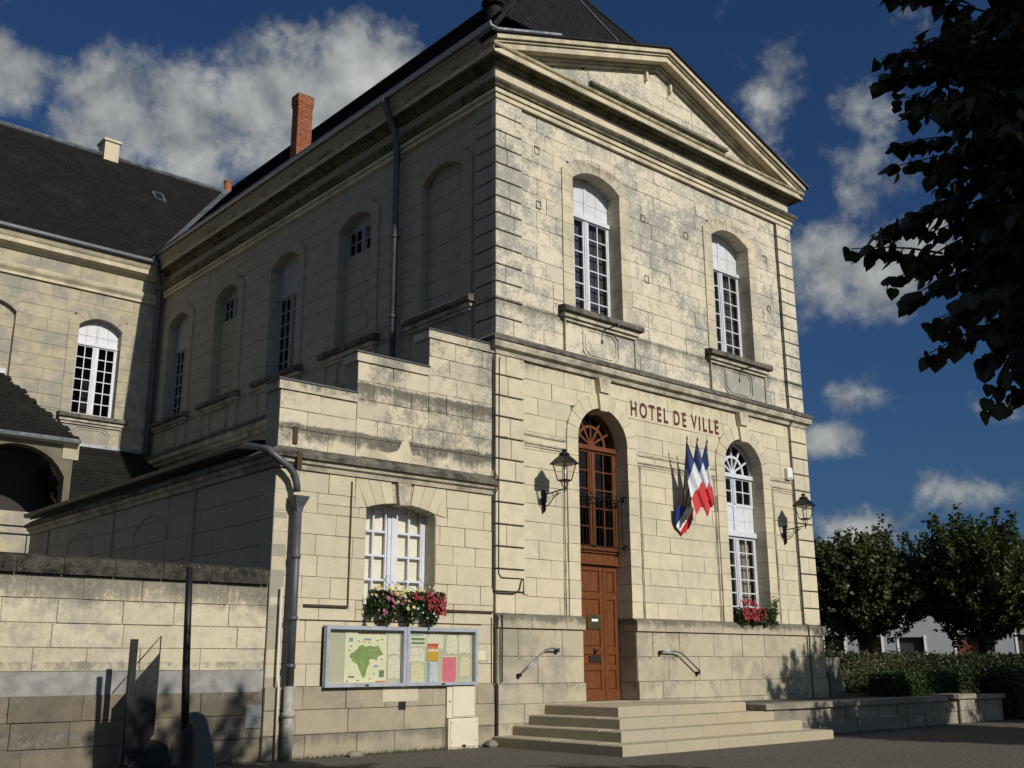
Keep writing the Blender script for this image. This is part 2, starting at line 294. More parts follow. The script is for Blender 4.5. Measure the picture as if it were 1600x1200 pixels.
# ------------------------------------------------------------------ mesh helpers
class MB:
    def __init__(s): s.v = []; s.f = []; s.r = []; s.mi = []
    def add(s, verts, faces, rnd=None, mi=0):
        o = len(s.v); s.v += [tuple(p) for p in verts]
        rnd = random.random() if rnd is None else rnd
        for q in faces: s.f.append(tuple(i+o for i in q)); s.r.append(rnd); s.mi.append(mi)
    def box(s, a, b, rnd=None, mi=0):
        (x0, y0, z0), (x1, y1, z1) = a, b
        s.add([(x0,y0,z0),(x1,y0,z0),(x1,y1,z0),(x0,y1,z0),(x0,y0,z1),(x1,y0,z1),(x1,y1,z1),(x0,y1,z1)],
              [(3,2,1,0),(4,5,6,7),(0,1,5,4),(1,2,6,5),(2,3,7,6),(3,0,4,7)], rnd, mi)
    def fbox(s, fr, s0, s1, z0, z1, d0, d1, rnd=None, mi=0):
        p = [fr(a, b, c) for c in (d1, d0) for a, b in ((s0,z0),(s1,z0),(s1,z1),(s0,z1))]
        s.add(p, [(0,1,2,3),(7,6,5,4),(4,5,1,0),(5,6,2,1),(6,7,3,2),(7,4,0,3)], rnd, mi)
    def prism(s, fr, poly, d0, d1, rnd=None, mi=0, ch=0.0):
        """outline (s,z) anticlockwise, from depth d0 (back) to d1 (front); ch chamfers a convex front"""
        n = len(poly)
        if ch:
            cx = sum(p[0] for p in poly)/n; cz = sum(p[1] for p in poly)/n
            hw = max(abs(p[0]-cx) for p in poly); hh = max(abs(p[1]-cz) for p in poly)
            inner = [(cx+(p[0]-cx)*(1-ch/max(hw, .02)), cz+(p[1]-cz)*(1-ch/max(hh, .02))) for p in poly]
            v = [fr(a, b, d1) for a, b in inner] + [fr(a, b, d1-ch) for a, b in poly] + [fr(a, b, d0) for a, b in poly]
            f = [tuple(range(n))]
            for i in range(n):
                j = (i+1) % n; f += [(i, n+i, n+j, j), (n+i, 2*n+i, 2*n+j, n+j)]
        else:
            v = [fr(a, b, d1) for a, b in poly] + [fr(a, b, d0) for a, b in poly]
            f = [tuple(range(n))] + [(i, n+i, n+(i+1) % n, (i+1) % n) for i in range(n)]
        s.add(v, f, rnd, mi)
    def sheet(s, fr, poly, d, rnd=None): s.add([fr(a, b, d) for a, b in poly], [tuple(range(len(poly)))], rnd)
    def tube(s, pts, r, n=8, mi=0, rnd=None):
        pts = [Vector(p) for p in pts]; rr = r if isinstance(r, (list, tuple)) else [r]*len(pts)
        rings = []; up = None
        for i, p in enumerate(pts):
            t = (pts[min(i+1, len(pts)-1)] - pts[max(i-1, 0)]).normalized()
            if up is None: up = Vector((0,0,1)) if abs(t.z) < .9 else Vector((1,0,0))
            a = t.cross(up).normalized(); b = a.cross(t).normalized(); up = b
            rings.append([p + (a*math.cos(2*math.pi*k/n) + b*math.sin(2*math.pi*k/n))*rr[i] for k in range(n)])
        v = [q for g in rings for q in g]; f = []
        for i in range(len(pts)-1):
            for k in range(n): f.append((i*n+k, i*n+(k+1) % n, (i+1)*n+(k+1) % n, (i+1)*n+k))
        f += [tuple(range(n))[::-1], tuple((len(pts)-1)*n+k for k in range(n))]
        s.add(v, f, rnd, mi)
    def lathe(s, c, prof, n=12, mi=0, sq=False):
        v = []; f = []; off = math.pi/4 if sq else 0
        for r_, z in prof: v += [(c[0]+r_*math.cos(off+2*math.pi*k/n), c[1]+r_*math.sin(off+2*math.pi*k/n), c[2]+z) for k in range(n)]
        for i in range(len(prof)-1):
            for k in range(n): f.append((i*n+k, i*n+(k+1) % n, (i+1)*n+(k+1) % n, (i+1)*n+k))
        f += [tuple(range(n))[::-1], tuple((len(prof)-1)*n+k for k in range(n))]
        s.add(v, f, None, mi)
    def sweep(s, path, prof, closed_prof=True):
        """profile (d outward, z) along an XY path; outward is to the right of travel; mitred"""
        n = len(prof); v = []; P = [Vector(p) for p in path]
        for i, p in enumerate(P):
            def out(a, b):
                h = (b-a).normalized(); return Vector((h.y, -h.x))
            if i == 0: o = out(P[0], P[1])
            elif i == len(P)-1: o = out(P[-2], P[-1])
            else:
                o1, o2 = out(P[i-1], P[i]), out(P[i], P[i+1]); o = (o1+o2)/(1+o1.dot(o2))
            v += [(p.x+o.x*d, p.y+o.y*d, z) for d, z in prof]
        f = []
        for i in range(len(P)-1):
            for k in range(n): f.append((i*n+k, (i+1)*n+k, (i+1)*n+(k+1) % n, i*n+(k+1) % n))
        f += [tuple(range(n)), tuple((len(P)-1)*n+k for k in range(n))[::-1]]
        s.add(v, f)
    def mesh(s, name):
        me = bpy.data.meshes.new(name); me.from_pydata(s.v, [], s.f)
        at = me.attributes.new('rnd', 'FLOAT', 'FACE'); at.data.foreach_set('value', s.r)
        if any(s.mi): me.polygons.foreach_set('material_index', s.mi)
        return me
    def build(s, name, mat, parent=None, smooth=False, **props):
        me = s.mesh(name)
        for q in (mat if isinstance(mat, (list, tuple)) else [mat]): me.materials.append(MATS[q])
        if smooth: me.polygons.foreach_set('use_smooth', [True]*len(me.polygons))
        return link(name, me, parent, **props)
ROOTLOC = {}
def wloc(o): return ROOTLOC.get(o.name, Vector((0, 0, 0))) if o else Vector((0, 0, 0))
def link(name, me, parent=None, loc=None, **props):
    o = bpy.data.objects.new(name, me); col.objects.link(o)
    if parent is not None:
        o.parent = parent; o.matrix_parent_inverse = Matrix.Translation(-wloc(parent))
    if loc is not None: o.location = loc
    ROOTLOC[o.name] = Vector(loc) if loc is not None else Vector((0, 0, 0))
    for k, v in props.items(): o[k] = v
    return o
def thing(name, label, cat, loc=(0, 0, 0), group=None):
    p = {'label': label, 'category': cat}
    if group: p['group'] = group
    return link(name, None, None, loc, **p)
def tag(o, label, cat, group=None):
    o['label'] = label; o['category'] = cat
    if group: o['group'] = group
    return o
def structure(name, mb, mat): return mb.build(name, mat, kind='structure')
def copy_tree(src, loc=None, rz=None, parent=None):
    c = src.copy(); col.objects.link(c)
    if parent is not None: c.parent = parent; c.matrix_parent_inverse = src.matrix_parent_inverse.copy()
    if loc is not None: c.location = loc
    if rz is not None: c.rotation_euler.z = rz
    for ch in list(src.children): copy_tree(ch, parent=c)
    return c

def F_front(s, z, d): return (s, -d, z)
def frame_y(y0): return lambda s, z, d: (s, y0-d, z)                # facade looking to -Y
def frame_x(x0): return lambda s, z, d: (x0-d, s, z)                # wall looking to -X
F_left = frame_x(0.0)

def pix(p):
    d = Vector(p) - CAM; z = d.dot(_f)
    return (800 + FPX*d.dot(_r)/z, 600 - FPX*d.dot(_u)/z) if z > .1 else None
def parea(fr, poly, d):
    q = [pix(fr(a, b, d)) for a, b in poly]
    if any(x is None for x in q): return 0
    if max(x[0] for x in q) < 0 or min(x[0] for x in q) > 1600 or max(x[1] for x in q) < 0 or min(x[1] for x in q) > 1200: return 0
    return abs(sum(q[i][0]*q[(i+1) % len(q)][1] - q[(i+1) % len(q)][0]*q[i][1] for i in range(len(q))))/2

class Opening:
    """arched opening: jambs s0..s1, from zb to the springing, then an arc of the given rise"""
    def __init__(o, s0, s1, zb, spring, rise): o.s0, o.s1, o.zb, o.sp, o.rise = s0, s1, zb, spring, rise
    def grow(o, b):
        w_ = (o.s1-o.s0)/2
        if o.rise <= 0.001: return Opening(o.s0-b, o.s1+b, o.zb, o.sp+b, 0)
        Rr = (w_*w_+o.rise**2)/(2*o.rise); cz = o.sp+o.rise-Rr; W_ = w_+b; R2 = Rr+b
        sp = cz+math.sqrt(max(R2*R2-W_*W_, 0)); return Opening(o.s0-b, o.s1+b, o.zb, sp, cz+R2-sp)
    def top(o, s):
        if s <= o.s0 or s >= o.s1: return -1e9
        if o.rise <= 0.001: return o.sp
        w_ = (o.s1-o.s0)/2; Rr = (w_*w_+o.rise**2)/(2*o.rise); c = (o.s0+o.s1)/2; cz = o.sp+o.rise-Rr
        return cz+math.sqrt(max(Rr*Rr-(s-c)**2, 0))
    def arc(o, n=10, grow=0.0):
        g = o.grow(grow) if grow else o; e = 1e-6
        return [(g.s0+(g.s1-g.s0)*i/n, g.top(min(max(g.s0+(g.s1-g.s0)*i/n, g.s0+e), g.s1-e))) for i in range(n+1)]

def clip(s0, s1, z0, z1, ops, hi=None):
    """rectangle minus arched openings, below the line hi(s): list of outlines"""
    xs = {s0, s1}
    segs = [(z0, z1)]
    for o in ops:
        if o.s0 < s1 and o.s1 > s0:
            segs2 = []
            for a, b in segs:
                if a < o.zb < b: segs2 += [(a, o.zb), (o.zb, b)]
                else: segs2.append((a, b))
            segs = segs2
    out = []
    for a, b in segs:
        act = [o for o in ops if o.s0 < s1 and o.s1 > s0 and a >= o.zb-1e-6 and a < o.sp+o.rise]
        if not act and hi is None: out.append([(s0, a), (s1, a), (s1, b), (s0, b)]); continue
        xs = {s0, s1}
        for o in act:
            for q in (o.s0, o.s1):
                for e in (-1e-4, 1e-4):
                    if s0 < q+e < s1: xs.add(q+e)
            for i in range(1, 14):
                q = o.s0+(o.s1-o.s0)*i/14
                if s0 < q < s1: xs.add(q)
        if hi is not None:
            for i in range(1, 5): xs.add(s0+(s1-s0)*i/5)
        xs = sorted(xs); lo = [max([a]+[o.top(q) for o in act]) for q in xs]; up = [min(b, hi(q)) if hi else b for q in xs]
        run = []
        for i, q in enumerate(xs+[None]):
            if q is not None and lo[i] < up[i]-.012: run.append(i)
            else:
                if len(run) > 1 and xs[run[-1]]-xs[run[0]] > .02:
                    pb = [(xs[j], lo[j]) for j in run]; pt = [(xs[j], up[j]) for j in reversed(run)]
                    def thin(pl):
                        r_ = [pl[0]]
                        for j in range(1, len(pl)-1):
                            if abs(pl[j][1]-pl[j-1][1]) > 1e-6 or abs(pl[j][1]-pl[j+1][1]) > 1e-6: r_.append(pl[j])
                        return r_+[pl[-1]]
                    out.append(thin(pb)+thin(pt))
                run = []
    return out
def shrink(poly, g):
    s0 = min(p[0] for p in poly); s1 = max(p[0] for p in poly); z0 = min(p[1] for p in poly); z1 = max(p[1] for p in poly)
    f = lambda v, a, b: a+g if v < a+g else (b-g if v > b-g else v)
    return [(f(p[0], s0, s1), f(p[1], z0, z1)) for p in poly]

BLOCKS = {}        # thing name -> list of (area, mesh builder, name, material, parent)
def masonry(key, fr, s0, s1, zs, ops, mat, parent, mortar, d=0.0, bw=(.5, .8), gap=.0035, name='stone_block', hi=None, thick=.07, jit=.004, seed=1, bond=None):
    """coursed ashlar: every block its own prism, joints recessed to a mortar sheet"""
    rg = random.Random(seed)
    for ci in range(len(zs)-1):
        z0, z1 = zs[ci], zs[ci+1]; s = s0; cuts = [s0]
        first = True
        while s < s1-1e-6:
            l = rg.uniform(*bw)*(.55 if (first and ci % 2) else 1); first = False
            s = s+l
            if s1-s < bw[0]*.45: s = s1
            s = min(s, s1); cuts.append(s)
        for a, b in zip(cuts, cuts[1:]):
            for poly in clip(a, b, z0, z1, ops, hi):
                mortar.sheet(fr, poly, d-.016)
                pl = shrink(poly, gap)
                if len(pl) == 4: pl = [(q[0]+rg.uniform(-.003, .003), q[1]+rg.uniform(-.0025, .0025)) for q in pl]
                if len(pl) == 4 and (abs(pl[1][0]-pl[0][0]) < .03 or abs(pl[2][1]-pl[1][1]) < .025): continue
                mb = MB(); dd = d+rg.uniform(-jit, jit); rect = len(pl) == 4
                mb.prism(fr, pl, dd-thick, dd, rg.random(), ch=.0035 if rect else 0)
                BLOCKS.setdefault(key, []).append((parea(fr, pl, dd), mb, name, mat, parent))
def flush_blocks(limit=300):
    for key, lst in BLOCKS.items():
        lst.sort(key=lambda t: -t[0]); rest = {}
        for i, (a, mb, nm, mat, par) in enumerate(lst):
            if i < limit and a > 60: mb.build(nm, mat, par)
            else:
                g = rest.setdefault((mat, par.name), (MB(), par))[0]
                o = len(g.v); g.v += mb.v; g.f += [tuple(i+o for i in q) for q in mb.f]; g.r += mb.r; g.mi += mb.mi
        for (mat, pn), (g, par) in rest.items(): g.build('stonework', mat, par, kind='stuff')
    BLOCKS.clear()
def courses(z0, z1, h):
    n = max(1, round((z1-z0)/h)); return [z0+(z1-z0)*i/n for i in range(n+1)]

def surround(fr, op, b, proud, depth, mat, parent, jamb_h=.31, nv=7, key=None, seed=1):
    """jamb stones and voussoirs round an opening, deep enough to make the reveal"""
    rg = random.Random(seed); zs = courses(op.zb, op.sp, jamb_h); g = .004
    for a, c in ((op.s0-b, op.s0), (op.s1, op.s1+b)):
        for z0, z1 in zip(zs, zs[1:]):
            mb = MB(); mb.fbox(fr, a, c, z0+g, z1-g, -depth, proud+rg.uniform(-.003, .003)); mb.build('jamb_stone', mat, parent)
    mb = MB()
    for a, c in ((op.s0-b+.012, op.s0-.012), (op.s1+.012, op.s1+b-.012)): mb.fbox(fr, a, c, op.zb, op.sp, -depth, proud-.015)
    w_ = (op.s1-op.s0)/2; c = (op.s0+op.s1)/2
    if op.rise > .001:
        Rr = (w_*w_+op.rise**2)/(2*op.rise); cz = op.sp+op.rise-Rr; half = math.asin(min(1, w_/Rr))
        def pt(r_, t): return (c+r_*math.sin(t), cz+r_*math.cos(t))
        ro = Rr+b; ho = math.asin(min(1, (w_+b)/ro)) if Rr > w_+.01 else math.pi/2
        for i in range(nv):
            f0, f1 = -1+2*i/nv, -1+2*(i+1)/nv; ks = 3
            e = .004/Rr
            inn = [pt(Rr, half*(f0+(f1-f0)*j/ks)+(e if j == 0 else -e if j == ks else 0)) for j in range(ks+1)]
            oo = [pt(ro, ho*(f0+(f1-f0)*j/ks)+(e if j == 0 else -e if j == ks else 0)) for j in range(ks+1)]
            v = MB(); v.prism(fr, inn+oo[::-1], -depth, proud+rg.uniform(-.003, .003)); v.build('voussoir', mat, parent)
        zo = cz+ro*math.cos(ho)
        if zo > op.sp+.01:
            for q in ([(op.s0-b, op.sp+.002), (op.s0, op.sp+.002), (op.s0-b, zo)], [(op.s1+b, op.sp+.002), (op.s1+b, zo), (op.s1, op.sp+.002)]): v = MB(); v.prism(fr, q, -depth, proud-.001); v.build('springer', mat, parent)
        n = 14
        inn = [pt(Rr+.012, half*(-1+2*j/n)) for j in range(n+1)]; oo = [pt(ro-.012, ho*(-1+2*j/n)) for j in range(n+1)]
        for j in range(n): mb.prism(fr, [inn[j], inn[j+1], oo[j+1], oo[j]], -depth+.01, proud-.015)
    mb.build('joint', 'mortar', parent)

def pane_mesh(fr, w_, h_):
    mb = MB(); a = [fr(s, z, 0) for s, z in ((-w_/2, -h_/2), (w_/2, -h_/2), (w_/2, h_/2), (-w_/2, h_/2))]; o = fr(0, 0, 0)
    b = [fr(s, z, -.004) for s, z in ((-w_/2, -h_/2), (w_/2, -h_/2), (w_/2, h_/2), (-w_/2, h_/2))]
    mb.add([tuple(p[i]-o[i] for i in range(3)) for p in a+b], [(0,1,2,3), (7,6,5,4), (4,5,1,0), (5,6,2,1), (6,7,3,2), (7,4,0,3)])
    me = mb.mesh('pane'); return me
def pane(fr, me, s, z, d, parent, mat='glass', name='pane'):
    if not me.materials: me.materials.append(MATS[mat])
    o = link(name, me, parent, loc=Vector(fr(s, z, d))); o.rotation_euler = (random.gauss(0, .006), random.gauss(0, .006), random.gauss(0, .006)); return o     # old panes never sit quite true

def casement(fr, s0, s1, z0, z1, d, rows, parent, mat='white_paint', cols=2, name='window', gmat='glass', fw=.05, bw=.022, mull=.10, mb=None, split=None):
    """two leaves of small panes; frame mesh with each pane a child"""
    own = mb is None; mb = mb or MB()
    c = (s0+s1)/2 if split is None else split
    mb.fbox(fr, s0, s0+fw, z0, z1, d-.06, d); mb.fbox(fr, s1-fw, s1, z0, z1, d-.06, d)
    mb.fbox(fr, s0+fw, s1-fw, z0, z0+fw*1.3, d-.06, d-.003); mb.fbox(fr, s0+fw, s1-fw, z1-fw, z1, d-.06, d-.003)
    mb.fbox(fr, c-mull/2, c+mull/2, z0+fw, z1-fw, d-.055, d+.012); mb.fbox(fr, c-.018, c+.018, z0+fw, z1-fw, d, d+.026)
    slots = []
    for a, b in ((s0+fw, c-mull/2), (c+mull/2, s1-fw)):
        zb, zt = z0+fw*1.3, z1-fw
        mb.fbox(fr, a, a+.03, zb, zt, d-.05, d-.008); mb.fbox(fr, b-.03, b, zb, zt, d-.05, d-.008)
        a2, b2 = a+.03, b-.03; pw = (b2-a2)/cols; ph = (zt-zb)/rows
        for i in range(1, cols): mb.fbox(fr, a2+pw*i-bw/2, a2+pw*i+bw/2, zb, zt, d-.045, d-.010)
        for j in range(1, rows): mb.fbox(fr, a2, b2, zb+ph*j-bw/2, zb+ph*j+bw/2, d-.042, d-.013)
        for i in range(cols):
            for j in range(rows): slots.append((a2+pw*(i+.5), zb+ph*(j+.5), pw, ph))
    def finish(o):
        me = None
        for s, z, pw, ph in slots:
            if me is None or abs(me['w']-pw) > 1e-4: me = pane_mesh(fr, pw-bw*.6, ph-bw*.6); me['w'] = pw
            pane(fr, me, s, z, d-.03, o, gmat)
    if own: o = mb.build(name, mat, parent); finish(o); return o
    return finish

# ================================================================== THE SETTING
g = MB()
xs = [-400, -60, -20, -12, -6, 0, 6, 12, 20, 60, 400]; ys = [-400, -60, -25, -15, -10, -6, -3, 0, 10, 40, 400]
g.v = [(x, y, 0) for y in ys for x in xs]; nx = len(xs)
for j in range(len(ys)-1):
    for i in range(nx-1): g.f.append((j*nx+i, j*nx+i+1, (j+1)*nx+i+1, (j+1)*nx+i)); g.r.append(.5); g.mi.append(0)
structure('ground', g, 'gravel')
g = MB(); g.box((3.95, -1.64, -.2), (12.4, 22, .50)); g.box((12.4, -1.0, -.2), (60, 22, .30)); structure('planting_bed', g, 'soil')

# ================================================================== TOWN HALL
W = 8.72; YF = 13.97
TH = thing('town_hall', 'tall cream stone town hall with pediment, arched door and red lettering on the front', 'building', (W/2, 0, 0))
op_u1 = Opening(1.815, 3.065, 7.25, 9.80, .23); op_u2 = Opening(5.865, 7.115, 7.25, 9.80, .23)
op_d = Opening(1.82, 3.06, .56, 4.90, .62); op_w3 = Opening(5.87, 7.11, 1.91, 4.90, .62)
B = .265
mort = MB()
front = MB()
# ---- field masonry of the front
fg = lambda o: Opening(o.grow(B*.9).s0, o.grow(B*.9).s1, o.zb, o.grow(B*.9).sp, o.grow(B*.9).rise)
key_hole = [Opening(2.36, 2.52, 5.0, 6.2, 0), Opening(6.41, 6.57, 5.0, 6.2, 0)]
# wall parts are made first so that blocks can hang on them; their mortar sheets are filled afterwards
class WallPart:
    def __init__(s, name, parent, mat='mortar'):
        s.mb = MB(); me = bpy.data.meshes.new(name); s.o = link(name, me, parent); s.mat = mat
    def done(s):
        old = s.o.data; me = s.mb.mesh(old.name); me.materials.append(MATS[s.mat]); s.o.data = me
Wup = WallPart('upper_wall', TH); Wlo = WallPart('lower_wall', TH); Wpl = WallPart('plinth', TH); Wpr = WallPart('plinth', TH); Wpe = WallPart('tympanum', TH); Wsi = WallPart('side_wall', TH)
masonry('th', F_front, .57, 8.20, courses(6.40, 10.72, .311), [fg(op_u1), fg(op_u2)], 'stone_upper', Wup.o, Wup.mb, bw=(.45, .78), seed=21)
masonry('th', F_front, .57, 8.20, courses(1.90, 6.06, .297), [fg(op_d), fg(op_w3)], 'stone_front', Wlo.o, Wlo.mb, bw=(.5, .8), seed=22)
# smooth painted field of the lettering sits among the blocks: quoin strips at both corners
def quoins(fr, s0, s1, zs, mat, parent, proud=.045, gap=.013, name='quoin_stone', key='th'):
    rg = random.Random(int(s0*100)+5); mm = MB(); mm.fbox(fr, s0+.012, s1-.012, zs[0], zs[-1], -.05, proud-.03); mm.build('quoin_joint', 'mortar_dark', parent)
    for z0, z1 in zip(zs, zs[1:]):
        if rg.random() < .4: sp = s0+(s1-s0)*rg.uniform(.35, .7); parts = [(s0, sp-.004), (sp+.004, s1)]
        else: parts = [(s0, s1)]
        for a, b in parts:
            mb = MB(); mb.prism(fr, [(a, z0+gap), (b, z0+gap), (b, z1-gap), (a, z1-gap)], -.06, proud, rg.random(), ch=.008); mb.build(name, mat, parent)
qu = courses(6.40, 10.72, .309); ql = courses(1.90, 6.06, .3465)
quoins(F_front, -.045, .56, qu, 'stone_upper', Wup.o); quoins(F_front, -.045, .57, ql, 'stone_front', Wlo.o)
quoins(F_front, 8.21, W+.045, qu, 'stone_upper', Wup.o); quoins(F_front, 8.20, W+.045, ql, 'stone_front', Wlo.o)
quoins(F_left, -.03, .52, qu, 'stone_side_shaded', Wup.o, proud=.042)
# ---- plinth (left of door, right of door)
for a, b, sd_ in ((-.06, 1.80, 31), (3.07, W+.06, 32)):
    if sd_ == 32: Wpl.done(); Wpl = Wpr
    masonry('th', F_front, a, b, [.0, .30, .58, .87], [], 'stone_plinth', Wpl.o, Wpl.mb, d=.12, bw=(.55, .95), seed=sd_, thick=.2, name='plinth_stone')
    masonry('th', F_front, a+.01, b-.01, [.87, 1.28, 1.70], [], 'stone_plinth', Wpl.o, Wpl.mb, d=.085, bw=(.6, 1.0), seed=sd_+2, thick=.2, name='plinth_stone', gap=.006)
    mb = MB(); s = a-.01; rg = random.Random(sd_)
    while s < b-.02:
        e = min(s+rg.uniform(.7, 1.1), b+.01)
        if b-e < .3: e = b+.01
        v = MB(); p = [(s+.004, e-.004)][0]
        prof = [(-.1, 1.705), (.125, 1.705), (.125, 1.86), (.10, 1.885), (.004, 1.925), (-.1, 1.925)]
        v.add([F_front(q, z, dd) for q in p for dd, z in prof], [tuple(range(6)), tuple(range(6, 12))[::-1]] + [(i, 6+i, 6+(i+1) % 6, (i+1) % 6) for i in range(6)])
        v.build('ledge_stone', 'stone_plinth', Wpl.o); s = e
for P_ in (0,): pass
# returns of the plinth into the door reveal
for a, b in ((1.62, 1.80), (3.08, 3.3)):
    for z0, z1 in ((0, .575), (.58, .865), (.87, 1.275), (1.28, 1.70), (1.705, 1.905)): mb = MB(); mb.fbox(F_front, a, b, z0, z1, -.4, .07); mb.build('door_plinth_return', 'stone_plinth', TH)
# ---- openings: surrounds
surround(F_front, op_u1, B, .03, .34, 'stone_trim', TH, nv=9, seed=41); surround(F_front, op_u2, B, .03, .34, 'stone_trim', TH, nv=9, seed=42)
op_dj = Opening(1.82, 3.06, 1.90, 4.90, .62)
surround(F_front, op_dj, B, .03, .42, 'stone_front', TH, nv=11, seed=43); surround(F_front, op_w3, B, .03, .34, 'stone_front', TH, nv=11, seed=44)
for c in (2.44, 6.49):          # keystones up to the string course
    mb = MB(); mb.prism(F_front, [(c-.085, 5.47), (c+.085, 5.47), (c+.15, 6.07), (c-.15, 6.07)], -.30, .075)
    mb.prism(F_front, [(c-.11, 5.80), (c+.11, 5.80), (c+.15, 6.06), (c-.15, 6.06)], .07, .115); mb.build('keystone', 'stone_front', TH)
# ---- sills, aprons with octagonal panels, iron stays
def apron(fr, c, mat, parent, hw=.89, proud=.03, iron=True, lich='lichen_ledge', zt=7.24):
    mb = MB(); prof = [(-.3, zt-.03), (.0, zt), (.17, zt-.02), (.19, zt-.05), (.19, zt-.12), (.15, zt-.135), (-.3, zt-.135)]
    n = len(prof); v = [fr(s, z, d) for s in (c-hw-.13, c+hw+.13) for d, z in prof]
    mb.add(v, [tuple(range(n)), tuple(range(n, 2*n))[::-1]] + [(i, n+i, n+(i+1) % n, (i+1) % n) for i in range(n)]); sl_ = mb.build('sill', lich, parent)
    mb = MB(); mb.fbox(fr, c-hw-.08, c+hw+.08, zt-.21, zt-.138, -.05, .12); mb.fbox(fr, c-hw-.03, c+hw+.03, zt-.27, zt-.213, -.05, .075); mb.build('sill_moulding', 'lichen_mould', sl_)
    mb = MB(); mb.fbox(fr, c-hw, c+hw, 6.40, zt-.272, -.05, proud); ap = mb.build('apron', mat, parent)
    # two nested octagonal fillets
    for k, (a, h_) in enumerate(((.46, .29), (.40, .235))):
        z0 = 6.69; ch = .11
        pts = [(c-a+ch, z0-h_), (c+a-ch, z0-h_), (c+a, z0-h_+ch), (c+a, z0+h_-ch), (c+a-ch, z0+h_), (c-a+ch, z0+h_), (c-a, z0+h_-ch), (c-a, z0-h_+ch)]
        mb = MB(); t = .014
        for i in range(8):
            p, q = Vector(pts[i]), Vector(pts[(i+1) % 8]); nrm = Vector((-(q-p).y, (q-p).x)).normalized()*t
            mb.prism(fr, [tuple(p), tuple(q), tuple(q+nrm), tuple(p+nrm)], proud-.01, proud+.022-.006*k)
        mb.build('panel_moulding', mat, ap)
    for s in (c-hw-.012, c+hw+.012):
        mb = MB(); mb.fbox(fr, s-.010, s+.010, 6.41, zt-.28, -.05, proud+.03); mb.build('apron_fillet', 'mortar', ap)
    if iron:
        mb = MB(); mb.tube([fr(c+.05, 6.98, 0), fr(c+.05, 6.99, .42)], .012, 6); mb.lathe(fr(c+.05, 6.975, .43), [(.0, -.03), (.03, -.02), (.03, .03), (0, .04)], 8); mb.build('iron_stay', 'dark_iron', parent)
apron(F_front, 2.44, 'stone_upper', TH); apron(F_front, 6.49, 'stone_upper', TH)
# ---- impost band and sunk panels between the arches
for a, b in ((.60, 1.53), (3.345, 5.585), (7.395, 8.17)):
    mb = MB(); mb.fbox(F_front, a, b, 4.80, 4.835, -.04, .02); mb.build('impost_band', 'lichen_mould', TH)
    a2, b2 = a+(.0 if a < 1 else .0), b
    mb = MB(); mb.fbox(F_front, a2, b2, 4.665, 4.685, -.04, .022); mb.fbox(F_front, a2, b2, 4.62, 4.635, -.04, .016)
    for s in ((b,) if a < 1 else (a, b) if a < 7 else (a,)):
        e = -.035 if s == b else .035
        mb.fbox(F_front, s+e-.008, s+e+.008, 1.93, 4.62, -.04, .020); mb.fbox(F_front, s+e*2-.006, s+e*2+.006, 1.93, 4.62, -.04, .014)
    mb.build('panel_fillet', 'lichen_mould', TH)
# ---- string course, architrave, frieze, cornice (front and courtyard side)
path = [(0, YF-.02), (0, 0), (W, 0), (W, 6)]
mb = MB(); mb.sweep(path, [(-.06, 6.06), (.055, 6.06), (.075, 6.13), (.145, 6.16), (.16, 6.23), (.16, 6.27), (-.06, 6.27)]); st_ = mb.build('string_course', 'lichen_mould', TH)
mb = MB(); mb.sweep(path, [(-.06, 6.272), (.185, 6.272), (.185, 6.325), (.06, 6.41), (-.06, 6.41)]); mb.build('string_weathering', 'lichen_ledge', st_)
mb = MB(); mb.sweep(path, [(-.06, 10.72), (.065, 10.72), (.065, 10.795), (.045, 10.80), (.045, 10.812), (.095, 10.815), (.095, 10.885), (-.06, 10.885)]); arc_ = mb.build('architrave', 'cornice_stone', TH)
mb = MB(); mb.sweep(path, [(-.06, 10.888), (.07, 10.888), (.07, 10.90), (.125, 10.905), (.14, 10.95), (.155, 10.955), (.185, 10.99), (.185, 11.025), (.05, 11.045), (-.06, 11.045)]); mb.build('architrave_crown', 'lichen_moss_shade', arc_)
mb = MB(); mb.sweep(path, [(-.06, 11.434), (.29, 11.434), (.29, 11.53), (-.06, 11.53)]); cor = mb.build('cornice', 'cornice_stone', TH)
mb = MB(); mb.sweep(path, [(-.06, 11.34), (.06, 11.34), (.075, 11.37), (.11, 11.385), (.13, 11.425), (.26, 11.425), (.26, 11.415), (.285, 11.415), (.285, 11.431), (-.06, 11.431)]); mb.build('cornice_soffit', 'lichen_moss_shade', cor)  # moss, its dark tone also standing in for the soffit's shade
mb = MB(); mb.sweep(path, [(-.06, 11.533), (.30, 11.533), (.325, 11.555), (.325, 11.60), (-.06, 11.64)]); mb.build('cornice_weathering', 'lichen_ochre', cor)
mb = MB(); mb.sweep([(0, YF-.3), (0, .02)], [(-.06, 11.605), (.325, 11.605), (.335, 11.66), (.40, 11.73), (.40, 11.76), (-.06, 11.76)]); mb.build('cymatium', 'stone_side_shaded', cor)
mb = MB(); mb.sweep([(0, YF-.3), (0, -.42)], [(.28, 11.765), (.47, 11.765), (.50, 11.80), (.50, 11.86), (.47, 11.86), (.46, 11.81), (.30, 11.80), (.28, 11.81)]); mb.build('gutter', 'zinc', cor)
Wfr = WallPart('frieze', TH)
masonry('th', F_front, -.05, W+.05, [11.046, 11.338], [], 'stone_front', Wfr.o, Wfr.mb, d=.03, bw=(.8, 1.2), seed=51, name='frieze_stone', thick=.1)
masonry('th', F_left, -.03, YF, [11.046, 11.338], [], 'stone_side_shaded', Wfr.o, Wfr.mb, d=.03, bw=(.8, 1.2), seed=52, name='frieze_stone', thick=.1)
